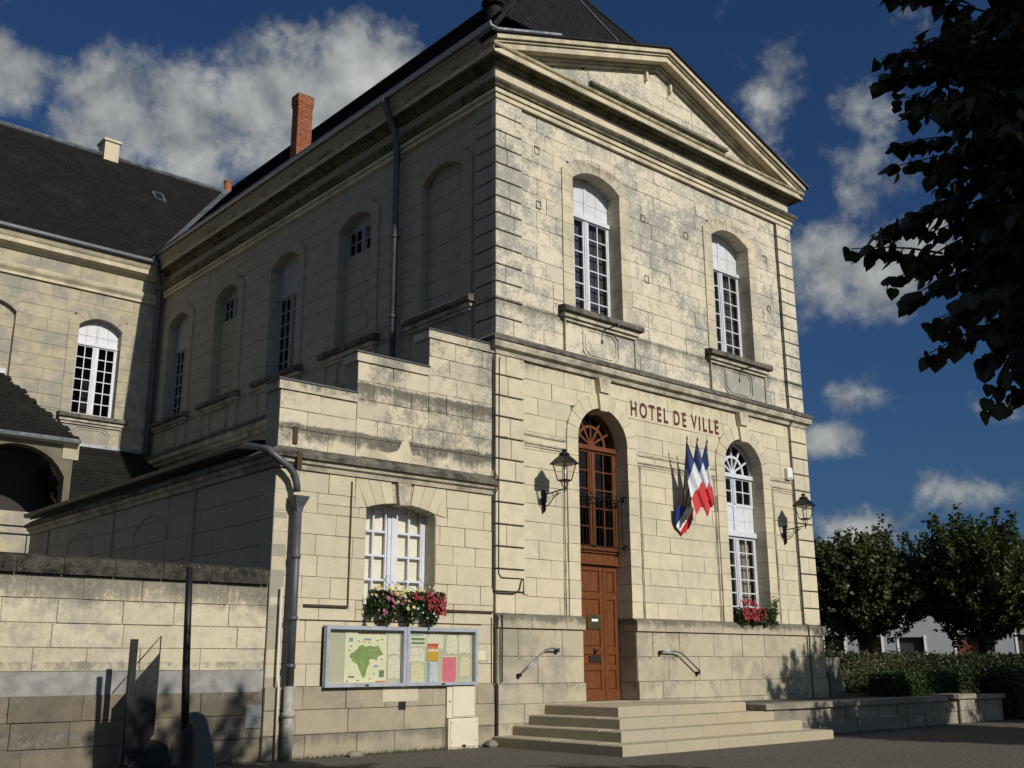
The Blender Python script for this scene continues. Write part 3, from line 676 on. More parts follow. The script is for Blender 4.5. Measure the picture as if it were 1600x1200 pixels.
# ---- pediment
SL = (13.36-11.70)/(W/2+.36); zr = lambda s: 11.70+SL*(min(s, W-s)+.36)
masonry('th', F_front, .3, W-.3, [11.60, 11.93, 12.2, 12.5, 12.8, 13.1], [], 'stone_upper', Wpe.o, Wpe.mb, d=-.02, bw=(.6, 1.0), seed=53, hi=lambda s: zr(s)-.34, name='tympanum_stone')
mb = MB(); mb.fbox(F_front, 2.35, 6.6, 11.93, 11.99, -.06, .07); mb.build('tympanum_ledge', 'lichen_moss_shade', TH)
mb = MB(); mb.fbox(F_front, 3.98, 4.04, 12.66, 12.84, -.06, .06); mb.fbox(F_front, 4.72, 4.78, 12.66, 12.84, -.06, .06); mb.build('bracket_stub', 'stone_front', TH)
for sg, nm in ((0, 'a'), (1, 'b')):
    S = (lambda s: s) if sg == 0 else (lambda s: W-s)
    for k, (o0, o1, d1, mat) in enumerate(((.0, .09, .38, 'cornice_stone'), (.095, .135, .33, 'cornice_stone'), (.14, .255, .29, 'cornice_stone'), (.26, .31, .11, 'lichen_mould'), (.315, .36, .06, 'lichen_mould'))):
        a = -.30 if k < 3 else .45; n = 6
        for i in range(n):
            p0 = a+(W/2-a)*i/n+(.003 if i else 0); p1 = a+(W/2-a)*(i+1)/n-(.003 if i < n-1 else 0)
            poly = [(S(p0), zr(p0)-o1), (S(p1), zr(p1)-o1), (S(p1), zr(p1)-o0), (S(p0), zr(p0)-o0)]
            if sg: poly = poly[::-1]
            mb = MB(); mb.prism(F_front, poly, -.1, d1); mb.build('raking_cornice_stone', mat, cor)
# pediment roof edge (dark slate and zinc lip)
for sg in (0, 1):
    S = (lambda s: s) if sg == 0 else (lambda s: W-s)
    mb = MB(); poly = [(S(-.38), zr(-.38)+.006), (S(W/2), zr(W/2)+.006), (S(W/2), zr(W/2)+.046), (S(-.38), zr(-.38)+.046)]
    mb.prism(F_front, poly if not sg else poly[::-1], -2.2, .42); mb.build('pediment_roof', 'slate', TH)
    mb = MB(); a, b = -.42, (1.25 if sg == 0 else .8); poly = [(S(a), zr(a)+.05), (S(b), zr(b)+.05), (S(b), zr(b)+.10), (S(a), zr(a)+.10)]
    mb.prism(F_front, poly if not sg else poly[::-1], -.05, .40); mb.build('zinc_lip', 'zinc', cor)

# ---- roof
EZ, AZ_, AY = 11.72, 17.25, 3.3
E0, E1 = -.36, W+.36
def roofplane(name, poly, mat, parent, ex=.17, wd=.23, seed=1):
    """slated slope: base sheet and real overlapping slates clipped to the outline (first edge is the eave)"""
    P = [Vector(p) for p in poly]; o = P[0]; ax = (P[1]-P[0]).normalized(); nr = ax.cross(P[-1]-P[0]).normalized()
    if nr.z < 0: nr = -nr
    up = nr.cross(ax).normalized()
    if up.z < 0: up = -up
    q = [((p-o).dot(ax), (p-o).dot(up)) for p in P]
    def inside(x, y):
        c = False; j = len(q)-1
        for i in range(len(q)):
            if (q[i][1] > y) != (q[j][1] > y) and x < (q[j][0]-q[i][0])*(y-q[i][1])/(q[j][1]-q[i][1])+q[i][0]: c = not c
            j = i
        return c
    base = MB(); base.add([p-nr*.03 for p in P], [tuple(range(len(P)))]); ro = base.build(name, mat, parent)
    mb = MB(); rg = random.Random(seed); y = 0; row = 0; xm0 = min(a for a, b in q); xm1 = max(a for a, b in q); ym = max(b for a, b in q)
    while y < ym:
        x = xm0+(wd/2 if row % 2 else 0)
        while x < xm1:
            if inside(x+wd/2, y+ex*.5):
                t = .006+rg.random()*.006; j = rg.uniform(-.006, .006); a, b = x+.004, x+wd-.004
                p = lambda u_, v_, h_: o+ax*u_+up*v_+nr*h_
                v = [p(a, y+j, t+.008), p(b, y+j, t+.008), p(b, y+ex*1.5, .0), p(a, y+ex*1.5, .0), p(a, y+j, -.01), p(b, y+j, -.01)]
                mb.add(v, [(0,1,2,3), (4,5,1,0)], rg.random())
            x += wd
        y += ex; row += 1
    mb.build('slates', mat, ro, kind='stuff'); return ro
VY = 18.3; VX = E0+(1.04*(VY-13.6))/((AZ_-EZ)/(W/2+.36))
sl_side = (AZ_-EZ)/(W/2+.36)
VZ = EZ+sl_side*(VX-E0)
rl = roofplane('side_roof', [(E0, E0, EZ+.1), (E0, 13.6, EZ+.1), (VX, VY, VZ+.1), (W/2, VY, AZ_+.1), (W/2, AY, AZ_+.1)], 'slate', TH, seed=3)
T0 = (.18-E0)/(AY-E0); hx = E0+(W/2-E0)*T0          # starts behind the pediment
rf = roofplane('front_roof', [(hx, .18, EZ+.1+(AZ_-EZ)*T0), (W-hx, .18, EZ+.1+(AZ_-EZ)*T0), (W/2, AY, AZ_+.1)], 'slate', TH, seed=4)
mb = MB(); mb.add([(E1, E0, EZ+.1), (E1, 20, EZ+.1), (W/2, 20, AZ_+.1), (W/2, AY, AZ_+.1)], [(0, 1, 2, 3)]); mb.build('far_roof', 'slate', TH)
mb = MB(); mb.tube([(E0, E0, EZ+.12), (W/2, AY, AZ_+.12)], .05, 6); mb.tube([(E1, E0, EZ+.12), (W/2, AY, AZ_+.12)], .05, 6); mb.tube([(W/2, AY, AZ_+.12), (W/2, 20, AZ_+.12)], .06, 6); mb.build('ridge_capping', 'slate', TH)
mb = MB(); v0 = Vector((E0, E0, EZ)); 
mb.lathe((1.42, 1.72, 14.0), [(.0, -.3), (.16, -.3), (.16, .05), (.24, .10), (.27, .16), (.24, .22), (.1, .27), (0, .28)], 14); mb.build('roof_vent', 'slate', rf)
# streak-pale lightning strip on the hip face
mb = MB(); a = Vector((E1, E0, EZ+.1)); b = Vector((W/2, AY, AZ_+.1)); m0 = Vector((4.46, E0, EZ+.1))
hn = Vector((0, -(AZ_-EZ), AY-E0)).normalized()
def hip(x, t): return Vector((x, E0+(AY-E0)*t, EZ+.1+(AZ_-EZ)*t))+hn*.035
mb.tube([hip(4.62, .93), hip(4.75, .75), hip(4.95, .45)], .02, 5); mb.build('lightning_strip', 'zinc', rf)
# brick chimney on the courtyard slope
ch = MB(); cx0, cx1, cy0, cy1 = .05, .43, 7.10, 7.38; z = 11.9; rg = random.Random(9); row = 0
while z < 13.98:
    e = .022 if z > 13.75 else (.012 if z > 13.68 else 0); L_ = .22
    for (axis, fixed, a, b) in (('x', cy0-e, cx0-e, cx1+e), ('x', cy1+e, cx0-e, cx1+e), ('y', cx0-e, cy0-e, cy1+e), ('y', cx1+e, cy0-e, cy1+e)):
        s = a-(L_/2 if row % 2 else 0)
        while s < b-.01:
            p, q = max(s, a)+.004, min(s+L_, b)-.004
            if q-p > .03:
                sgn = -1 if fixed in (cy0-e, cx0-e) else 1; f0, f1 = sorted((fixed, fixed-sgn*.1))
                if axis == 'x': ch.box((p, f0, z+.004), (q, f1, z+.066), rg.random())
                else: ch.box((f0, p+.002, z+.004), (f1, q-.002, z+.066), rg.random())
            s += L_
    z += .07; row += 1
cho = MB(); cho.box((cx0+.02, cy0+.02, 11.6), (cx1-.02, cy1-.02, 13.9)); cho = cho.build('chimney', 'mortar', rl)
ch.build('bricks', 'brick', rl, kind='stuff')
mb = MB(); mb.box((cx0-.02, cy0-.02, 13.99), (cx1+.02, cy1+.02, 14.02)); o = mb.build('chimney_cap', 'lichen_ledge', rl)

# ---- courtyard side of the town hall (x = 0)
sides = [(1.50, 'blind'), (4.38, 'top'), (7.20, 'full'), (9.96, 'top'), (12.65, 'full')]
ops = [Opening(c-.60, c+.60, 7.25, 9.80, .23) for c, _ in sides]
masonry('th', F_left, .53, YF, courses(6.40, 10.72, .311), [fg(o) for o in ops], 'stone_side_shaded', Wsi.o, Wsi.mb, bw=(.55, .95), seed=61)
mb = MB(); mb.add([(.03, 0, 0), (.03, YF, 0), (.03, YF, 6.41), (.03, 0, 6.41)], [(0, 1, 2, 3)]); mb.build('side_lower_wall', 'stone_side_shaded', TH)
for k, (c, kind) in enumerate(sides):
    op = ops[k]; surround(F_left, op, B, .03, .30, 'stone_side_shaded', TH, nv=7, seed=70+k)
    apron(F_left, c, 'stone_side_shaded', TH, hw=.86, iron=False)
    if kind != 'full':
        top = 10.1 if kind == 'blind' else 9.22
        Wb = WallPart('blocking', TH)
        masonry('th', F_left, op.s0, op.s1, courses(7.25, top if kind == 'top' else 10.12, .311), [], 'stone_side_shaded', Wb.o, Wb.mb, d=-.12 if kind == 'blind' else -.16, bw=(.45, .75), seed=80+k, thick=.1,
                hi=(lambda s, o=op: max(o.top(s), 9.8)) if kind == 'blind' else None); Wb.done()
        if kind == 'top':
            mb = MB(); fin = casement(F_left, op.s0, op.s1, 9.22, 9.84, -.20, 2, None, mb=mb); o = mb.build('window', 'white_paint_shaded', TH); fin(o)
            arcp = op.arc(8); mb = MB(); mb.prism(F_left, [(op.s0, 9.78)]+[(op.s1, 9.78)]+arcp[::-1], -.27, -.22); mb.build('window_head', 'white_paint_shaded', o)
    else:
        o = casement(F_left, op.s0, op.s1, 7.25, 9.12, -.22, 6, TH, mat='white_paint_shaded')
        mb = MB(); mb.prism(F_left, [(op.s0, 9.13), (op.s1, 9.13)]+op.arc(8)[::-1], -.27, -.21); mb.fbox(F_left, op.s0, op.s1, 9.10, 9.16, -.28, -.18); mb.build('window_head', 'white_paint_shaded', o)
# rain pipe on the courtyard side, and the corner pipe
mb = MB(); mb.tube([(-.48, 2.80, 11.76), (-.40, 2.80, 11.55), (-.14, 2.82, 11.1), (-.12, 2.82, 10.7), (-.11, 2.82, 4.0)], .065, 10)
for z in (10.6, 9.0, 7.4, 6.6): mb.lathe((-.11, 2.82, z), [(.07, -.03), (.08, -.03), (.08, .03), (.07, .03)], 10)
mb.build('downpipe', 'pipe_grey', TH, smooth=True)
mb = MB(); mb.tube([(-.48, 13.5, 11.74), (-.40, 13.5, 11.5), (-.16, 13.72, 11.0), (-.14, 13.78, 10.6), (-.14, 13.78, 4.0)], .075, 10); mb.build('corner_downpipe', 'pipe_grey', TH, smooth=True)
# closing walls nobody sees
mb = MB(); mb.box((W-.3, .3, 0), (W-.02, 19, 11.7)); mb.box((.05, 18.7, 0), (W, 19, 11.7)); mb.box((.03, .38, 6.1), (W-.3, 18.7, 6.2)); mb.box((.03, .38, 11.5), (W-.3, 18.7, 11.6)); mb.build('hidden_structure', 'interior', TH)
mb = MB(); mb.box((.5, 2.6, .56), (W-.4, 2.7, 11.5)); mb.box((.2, .45, .50), (W-.4, 2.6, .56)); mb.build('interior_partition', 'interior', TH)
mb = MB(); mb.box((1.6, 2.7, 6.3), (1.7, 13.6, 11.5)); mb.build('interior_partition', 'interior', TH)

# ---- front windows of the upper floor
for op in (op_u1, op_u2):
    o = casement(F_front, op.s0, op.s1, 7.25, 9.22, -.27, 6, TH, fw=.045)
    mb = MB(); mb.prism(F_front, [(op.s0, 9.23), (op.s1, 9.23)]+op.arc(10)[::-1], -.325, -.295)
    hd = mb.build('window_head', 'white_paint', o)
    mb = MB(); mb.fbox(F_front, op.s0, op.s1, 9.20, 9.28, -.33, -.235); c = (op.s0+op.s1)/2
    for s in (c-.03, c+.0): mb.fbox(F_front, s, s+.03, 9.28, 10.0, -.30, -.28)
    mb.build('transom', 'white_paint', o)
    mb = MB()
    for s in (op.s0+.33, op.s1-.33): mb.fbox(F_front, s-.004, s+.004, 9.28, 9.92, -.30, -.292)
    mb.fbox(F_front, op.s0, op.s1, 9.55, 9.558, -.30, -.292); mb.build('glazing_seam', 'cast_sleeve', o)
    mb = MB(); mb.fbox(F_front, op.s0+.01, op.s1-.01, 7.27, 9.2, -.40, -.39); mb.build('net_curtain', 'net_grey', o)

# ---- fanlights
def fanlight(op, z0, d, mat, parent, gmat='glass'):
    c = (op.s0+op.s1)/2; r_ = (op.s1-op.s0)/2; cz = z0+.03; ri = .34; mb = MB()
    zc = op.sp
    def ring(ra, rb, n=18, dd=0.0):
        for i in range(n):
            a, b = math.pi*i/n, math.pi*(i+1)/n
            mb.prism(F_front, [(c+ra*math.cos(a), cz+ra*math.sin(a)), (c+rb*math.cos(a), cz+rb*math.sin(a)), (c+rb*math.cos(b), cz+rb*math.sin(b)), (c+ra*math.cos(b), cz+ra*math.sin(b))], d-.05, d+dd)
    ring(ri-.025, ri+.025); ring(.0, .09, 8, .01); ring(r_-.045, r_, 20)
    for i in range(1, 6):
        a = math.pi*i/6; t = Vector((math.cos(a), math.sin(a))); nrm = Vector((-t.y, t.x))*.017
        p, q = Vector((c, cz))+t*.07, Vector((c, cz))+t*(r_-.03)
        mb.prism(F_front, [tuple(p-nrm), tuple(q-nrm), tuple(q+nrm), tuple(p+nrm)], d-.045, d-.006)
    mb.fbox(F_front, op.s0, op.s1, z0-.06, z0+.02, d-.07, d+.04)
    o = mb.build('fanlight', mat, parent)
    for i in range(6):
        a, b = math.pi*i/6+.02, math.pi*(i+1)/6-.02; n = 3
        for r0, r1 in ((.09, ri-.02), (ri+.02, r_-.03)):
            v = MB(); v.prism(F_front, [(c+r1*math.cos(a+(b-a)*j/n), cz+r1*math.sin(a+(b-a)*j/n)) for j in range(n+1)]+[(c+r0*math.cos(a+(b-a)*j/n), cz+r0*math.sin(a+(b-a)*j/n)) for j in range(n, -1, -1)], d-.034, d-.03)
            v.build('pane', gmat, o)
    return o
# right-hand arched window
op = op_w3; D3 = -.25
fanlight(op, 4.84, D3, 'white_paint', TH)
w3 = casement(F_front, op.s0, op.s1, 4.20, 4.80, D3, 2, TH, fw=.05)
mb = MB(); mb.fbox(F_front, op.s0, op.s1, 3.70, 4.198, D3-.06, D3-.015); mb.fbox(F_front, 6.44, 6.54, 3.70, 4.2, D3-.05, D3+.008); mb.fbox(F_front, op.s0, op.s1, 3.92, 3.93, D3-.02, D3-.008)
for s in (6.18, 6.80): mb.fbox(F_front, s-.006, s+.006, 3.70, 4.198, D3-.02, D3-.008)
mb.fbox(F_front, op.s0, op.s1, 3.60, 3.70, D3-.07, D3+.045); mb.build('spandrel_panel', 'white_paint', w3)
w3b = casement(F_front, op.s0, op.s1, 1.91, 3.60, D3, 6, TH, fw=.05)
for a, b in ((5.9, 6.45), (6.53, 7.08)):
    mb = MB()
    for i in range(10):
        s = a+(b-a)*i/10; e = a+(b-a)*(i+1)/10; d0 = -.40+.025*(i % 2); d1 = -.40+.025*((i+1) % 2)
        mb.add([F_front(s, 2.0, d0), F_front(e, 2.0, d1), F_front(e, 3.62, d1), F_front(s, 3.62, d0)], [(0, 1, 2, 3)])
    mb.build('curtain', 'curtain', w3b)
mb = MB(); mb.fbox(F_front, op.s0-.05, op.s1+.05, 1.87, 1.915, -.34, .02); mb.build('window_sill', 'stone_plinth', TH)

# ---- the door
DD = -.33; dr = MB()
dr.fbox(F_front, 1.82, 3.06, 2.86, 3.02, DD-.08, DD+.05); dr.fbox(F_front, 1.82, 3.06, 3.02, 3.07, DD-.08, DD+.09); dr.fbox(F_front, 1.82, 3.06, 2.82, 2.86, DD-.08, DD+.08)
door = dr.build('door_lintel', 'door_wood', TH)
for a, b in ((1.83, 2.695), (2.705, 3.05)):
    mb = MB(); mb.fbox(F_front, a, b, .575, 2.815, DD-.06, DD-.012)
    st = .085 if b-a > .5 else .075
    for s0_, s1_ in ((a, a+st), (b-st, b)): mb.fbox(F_front, s0_, s1_, .575, 2.815, DD-.05, DD+.012)
    for z0, z1 in ((.575, .74), (1.06, 1.14), (1.32, 1.44), (2.24, 2.34), (2.72, 2.815)): mb.fbox(F_front, a+st, b-st, z0, z1, DD-.05, DD+.010)
    leaf = mb.build('door_leaf', 'door_wood', TH)
    for z0, z1 in ((.74, 1.06), (1.14, 1.32), (1.44, 2.24), (2.34, 2.72)):
        mb = MB(); mb.prism(F_front, [(a+st+.015, z0+.015), (b-st-.015, z0+.015), (b-st-.015, z1-.015), (a+st+.015, z1-.015)], DD-.02, DD+.002, ch=.016); mb.build('door_panel', 'door_wood', leaf)
    mb = MB(); mb.fbox(F_front, a, b, .575, .70, DD-.01, DD+.022); mb.build('kick_board', 'door_wood', leaf)
    if b < 2.7:
        mb = MB(); mb.fbox(F_front, 2.30, 2.61, 1.73, 1.98, DD, DD+.018); pl = mb.build('door_plaque', 'brass', leaf)
        mb = MB(); mb.fbox(F_front, 2.395, 2.545, 1.865, 1.905, DD+.018, DD+.024); mb.build('plaque_card', 'enamel_white', leaf)
        mb = MB(); mb.fbox(F_front, 2.325, 2.585, 1.20, 1.30, DD, DD+.03); mb.build('letter_slot', 'bronze_dark', leaf)
        mb = MB(); mb.fbox(F_front, 2.43, 2.48, 1.33, 1.42, DD, DD+.02); mb.tube([F_front(2.455, 1.37, DD+.01), F_front(2.455, 1.37, DD+.07), F_front(2.49, 1.40, DD+.08)], .018, 8); mb.build('door_handle', 'bronze_dark', leaf)
DG = -.27
gl = casement(F_front, 1.82, 3.06, 3.07, 4.84, DG, 5, TH, mat='door_wood', fw=.06, bw=.02, mull=.12, name='door_glazing')
fanlight(op_d, 4.88, DG, 'door_wood', TH)
# iron guard rail in front of the glazing
mb = MB()
for z in (3.95, 3.12): mb.tube([F_front(1.83, z, -.12), F_front(3.05, z, -.12)], .013, 6)
rail = mb.build('guard_rail', 'dark_iron', TH)
mb = MB()
for i in range(10):
    s = 1.83+1.22*i/10+.06; pts = [F_front(s+.045*math.cos(t/4*2*math.pi), 4.0+.028*math.sin(t/4*2*math.pi), -.12) for t in range(5)]; mb.tube(pts, .012, 5)
mb.build('rail_frieze', 'dark_iron', rail)
for i in range(15):
    s = 1.87+1.15*i/14; v = MB(); v.tube([F_front(s, 3.12, -.12), F_front(s, 3.95, -.12)], .0075, 5); v.build('baluster', 'dark_iron', rail)
mb = MB()
for z in (3.98, 3.12): mb.lathe((3.06, .10, z), [(0, -.045), (.04, -.02), (.04, .03), (0, .05)], 8); mb.tube([(3.0, .08, z), (3.03, .02, z+.03), (3.0, -.02, z+.01)], .012, 5)
mb.build('rail_scroll', 'dark_iron', rail)

# ---- lettering (painted, dark red, with a faded red edge)
def lettering(body, s0, s1, z0, z1, d, mat, off, parent, name):
    cu = bpy.data.curves.new('t', 'FONT'); cu.body = body; cu.extrude = .012; cu.offset = off; cu.space_word = .58; cu.space_character = 1.42; cu.resolution_u = 6
    ob = bpy.data.objects.new('t', cu); col.objects.link(ob); dg = bpy.context.evaluated_depsgraph_get()
    me = bpy.data.meshes.new_from_object(ob.evaluated_get(dg)); bpy.data.objects.remove(ob)
    x0 = min(v.co.x for v in me.vertices); x1 = max(v.co.x for v in me.vertices); y0 = min(v.co.y for v in me.vertices); y1 = max(v.co.y for v in me.vertices)
    zz = [v.co.z for v in me.vertices]; zm = min(zz)
    for v in me.vertices: v.co = F_front(s0+(v.co.x-x0)/(x1-x0)*(s1-s0), z0+(v.co.y-y0)/(y1-y0)*(z1-z0), d+(v.co.z-zm)*.3)
    me.materials.clear(); me.materials.append(MATS[mat])
    if name != 'letter': return link(name, me, parent)
    par = list(range(len(me.vertices)))              # one object for each painted letter
    def find(i):
        while par[i] != i: par[i] = par[par[i]]; i = par[i]
        return i
    for p in me.polygons:
        for q in p.vertices[1:]: par[find(q)] = find(p.vertices[0])
    grp = {}
    for p in me.polygons: grp.setdefault(find(p.vertices[0]), []).append(tuple(p.vertices))
    for fs in grp.values():
        ids = sorted({i for f in fs for i in f}); ix = {v: k for k, v in enumerate(ids)}; mb = MB()
        mb.add([tuple(me.vertices[i].co) for i in ids], [tuple(ix[i] for i in f) for f in fs]); mb.build('letter', mat, parent)
lettering('HOTEL DE VILLE', 3.21, 5.77, 5.525, 5.81, .003, 'letter_paint', .012, TH, 'letter')
lettering('HOTEL DE VILLE', 3.215, 5.768, 5.515, 5.79, -.002, 'letter_faded', .022, TH, 'lettering_fading')

# ---- cables and small fittings on the facade
mb = MB()
mb.tube([(-.085, -.06, 6.05), (-.085, -.02, 5.9), (-.09, -.02, 4.15), (-.10, -.14, 4.0), (-.10, -.14, 3.8), (-.09, -.02, 3.7), (-.085, -.02, 2.3), (-.05, -.06, 2.22), (.30, -.06, 2.22), (.42, -.06, 2.28), (.46, -.06, 2.42), (.50, -.06, 2.46)], .011, 5)
mb.tube([(.02, -.055, 6.0), (.0, -.056, 2.52), (.05, -.06, 2.46), (.52, -.056, 2.46), (.52, -.056, 2.22), (.60, -.05, 2.22)], .008, 5)
mb.tube([(.0, -.14, 1.9), (.0, -.13, .9)], .014, 5); mb.build('cable', 'cable', TH)
mb = MB(); mb.tube([(8.17, -.02, 6.05), (8.17, -.02, 5.1)], .010, 5); mb.tube([(8.175, -.05, 4.9), (8.175, -.05, 1.95), (8.18, -.14, 1.9), (8.18, -.13, .5)], .016, 5); mb.tube([(8.195, -.06, 10.7), (8.195, -.06, 6.45), (8.19, -.2, 6.3), (8.18, -.06, 6.05)], .012, 5); mb.build('cable', 'cable', TH)
mb = MB()
for s, z in ((.95, 10.05), (.98, 9.0), (3.75, 9.55), (3.8, 8.3), (5.05, 9.55), (7.75, 9.75), (7.8, 8.6)):
    for a, b in ((0, 1), (1, 2), (2, 3), (3, 0)):
        q = [(s-.055, z-.07), (s+.055, z-.07), (s+.055, z+.07), (s-.055, z+.07)]; mb.tube([F_front(*q[a], .008), F_front(*q[b], .008)], .007, 4)
mb.build('putlog_outline', 'mortar_dirty', TH)
for P_ in (Wup, Wlo, Wpl, Wpe, Wsi, Wfr): P_.done()
flush_blocks()

# ================================================================== ANNEX with stepped parapet
AX0, AX1 = -3.88, -.06
AN = thing('annex', 'low cream stone annex with stepped parapet and one window beside the town hall', 'building', (-2, 0, 0))
op_a = Opening(-2.42, -1.19, 1.92, 3.33, .10)
Wa = WallPart('front_wall', AN); Wap = WallPart('parapet', AN); Wab = WallPart('base', AN, 'mortar_dirty'); Was = WallPart('side_wall', AN)
fa = Opening(-2.42, -1.19, 1.90, 3.33, .10)
vs_hole = Opening(-2.62, -.99, 3.30, 3.74, 0)
masonry('an', F_front, AX0, AX1, courses(.89, 3.73, .284), [fa, vs_hole], 'stone_annex', Wa.o, Wa.mb, bw=(.42, .72), seed=101, thick=.3)
masonry('an', F_front, AX0-.02, AX1, [0, .29, .60, .89], [], 'stone_annex_plinth', Wab.o, Wab.mb, d=.05, bw=(.55, .95), seed=102, thick=.3, gap=.004)
# flat arch of wedge voussoirs with a keystone
n = 8
for i in range(n):
    f0, f1 = i/n, (i+1)/n; g_ = .003
    if abs((f0+f1)/2-.5) < .07: continue
    a0, a1 = -2.42+1.23*f0, -2.42+1.23*f1; b0, b1 = -2.62+1.63*f0, -2.62+1.63*f1
    za, zb_ = (op_a.top(min(max(q, -2.4199), -1.1901)) for q in (a0, a1))
    mb = MB(); mb.prism(F_front, [(a0+g_, za), (a1-g_, zb_), (b1-g_, 3.725), (b0+g_, 3.725)], -.3, .004); mb.build('voussoir', 'stone_annex', AN)
mb = MB(); mb.prism(F_front, [(-1.885, 3.40), (-1.725, 3.40), (-1.69, 3.725), (-1.92, 3.725)], -.3, .05); mb.build('keystone', 'lichen_mould', AN)
mb = MB(); mb.prism(F_front, [(-2.42, 3.33)]+[(-2.62, 3.73), (-.99, 3.73), (-1.19, 3.33)]+op_a.arc(8)[::-1][1:-1], -.29, -.02); mb.build('arch_joint', 'mortar', AN)
for q in ([(-2.62, 3.30), (-2.43, 3.33), (-2.61, 3.72)], [(-.99, 3.30), (-1.0, 3.72), (-1.18, 3.33)]):
    mb = MB(); mb.prism(F_front, q, -.3, .001); mb.build('spandrel_stone', 'stone_annex', AN)
# reveals
for z0, z1 in zip(courses(1.92, 3.33, .284), courses(1.92, 3.33, .284)[1:]):
    for a, b in ((-1.192, -1.0), (-2.62, -2.418)): mb = MB(); mb.fbox(F_front, a, b, z0+.002, z1-.002, -.34, -.02); mb.build('reveal_stone', 'stone_annex', AN)
mb = MB(); mb.fbox(F_front, -2.46, -1.15, 1.84, 1.915, -.34, .015); mb.build('sill', 'stone_annex', AN)
aw = casement(F_front, -2.42, -1.19, 1.92, 3.44, -.25, 4, AN, fw=.06, bw=.03, mull=.16, gmat='glass_clear')
for a, b in ((-2.36, -1.90), (-1.71, -1.25)):
    mb = MB(); mb.fbox(F_front, a, b, 1.95, 3.42, -.345, -.335); mb.fbox(F_front, a, b, 2.60, 2.612, -.336, -.331); mb.build('blind', 'blind', aw)
# dripstone cornice, ledge strips, groove
mb = MB(); mb.sweep([(AX0, 10), (AX0, 0), (AX1-.02, 0)], [(-.3, 3.735), (.03, 3.735), (.05, 3.80), (.09, 3.815), (.11, 3.87), (-.3, 3.87)]); mb.build('cornice', 'lichen_mould', AN)
mb = MB(); mb.sweep([(AX0, 10), (AX0, 0), (AX1-.02, 0)], [(-.3, 3.873), (.15, 3.873), (.15, 3.925), (.12, 3.95), (.0, 4.03), (-.3, 4.03)]); mb.build('cornice_weathering', 'lichen_ledge', AN)
mb = MB(); mb.fbox(F_front, -3.38, -2.69, 1.915, 1.945, -.02, .035); mb.fbox(F_front, -1.0, AX1-.03, 1.915, 1.945, -.02, .035); mb.build('ledge_strip', 'rust', AN)
mb = MB(); mb.fbox(F_front, -2.70, -2.675, 1.95, 3.66, -.02, .014); mb.fbox(F_front, -3.42, -.3, 1.735, 1.75, -.02, .01); mb.build('ledge_strip', 'rust', AN)
# stepped parapet
steps_p = [(-3.88, -2.645, 4.95), (-2.645, -1.36, 5.575), (-1.36, -.06, 6.19)]
for i, (a, b, zt) in enumerate(steps_p):
    lo = 4.03
    masonry('an', F_front, a, b, courses(lo, zt-.13, .30), [], 'stone_parapet', Wap.o, Wap.mb, bw=(.5, .8), seed=110+i, thick=.34)
    mb = MB(); mb.fbox(F_front, a-.035, b if i == 2 else b-.005, zt-.128, zt, -.36, .03); cpo = mb.build('coping', 'stone_parapet', AN)
    mb = MB(); mb.fbox(F_front, a-.05, b if i == 2 else b-.005, zt+.001, zt+.022, -.38, .05); mb.build('coping_flashing', 'pipe_grey', AN)
    mb = MB(); mb.add([(a, .01, lo), (a, .345, lo), (a, .345, zt), (a, .01, zt), (b, .345, lo), (b, .345, zt)], [(0, 1, 2, 3), (1, 4, 5, 2)]); mb.build('parapet_back', 'stone_side_shaded', AN)
for q in ((4.08, 4.32, 0, .018), (3.70, 3.95, .1, .165)): mb = MB(); mb.fbox(F_front, -3.66, -3.59, *q); mb.build('iron_tie', 'rust', AN)
# plaster patch on the parapet
mb = MB(); rg = random.Random(4); q = [(-2.55+i*.09, 4.045+(.10+.06*rg.random() if 0 < i < 13 else 0)) for i in range(14)]; q[9] = (q[9][0], 4.40); q[8] = (q[8][0], 4.36)
mb.prism(F_front, [(-1.45, 4.04), (-2.5, 4.04)][::-1]+q[::-1], 0, .012); mb.build('plaster_patch', 'cornice_stone', AN)
# courtyard side: pilaster strips, blind arches
F_as = frame_x(AX0)
masonry('an', F_as, .0, 10, courses(0, 3.73, .33), [], 'stone_side_shaded', Was.o, Was.mb, bw=(.6, 1.0), seed=131, thick=.2)
mb = MB()
for s in (2.42, 5.59, 8.9): mb.fbox(F_as, s-.02, s+.02, 0, 3.72, -.05, .03)
for c in (4.0, 7.15):
    o = Opening(c-.62, c+.62, 0, 3.28, .22); pts = [(c-.62, 2.3)]+o.arc(8)+[(c+.62, 2.3)]
    for p, q in zip(pts, pts[1:]): mb.tube([F_as(*p, .004), F_as(*q, .004)], .016, 4)
mb.build('blind_arch', 'stone_side_shaded', AN)
mb = MB(); mb.add([(AX0-.16, .36, 4.14), (AX0-.16, 10.1, 4.14), (0, 10.1, 4.62), (0, .36, 4.62)], [(0, 1, 2, 3)]); mb.add([(AX0-.16, .36, 4.08), (0, .36, 4.08), (0, 10.1, 4.08), (AX0-.16, 10.1, 4.08)], [(0, 1, 2, 3)]); mb.build('roof', 'zinc', AN)
mb = MB(); pr_ = [(.12, 4.11), (.135, 4.075), (.17, 4.055), (.21, 4.075), (.225, 4.13), (.213, 4.13), (.20, 4.085), (.17, 4.07), (.145, 4.085), (.133, 4.115)]; mb.sweep([(AX0, 9.9), (AX0, .55)], pr_); gt = mb.build('gutter', 'gutter_dark', AN)
mb = MB(); mb.add([(AX0-.05, .4, 4.04), (AX0-.05, 10, 4.04), (AX0-.05, 10, 4.16), (AX0-.05, .4, 4.16)], [(0, 1, 2, 3)]); mb.build('fascia', 'mortar_dark', AN)
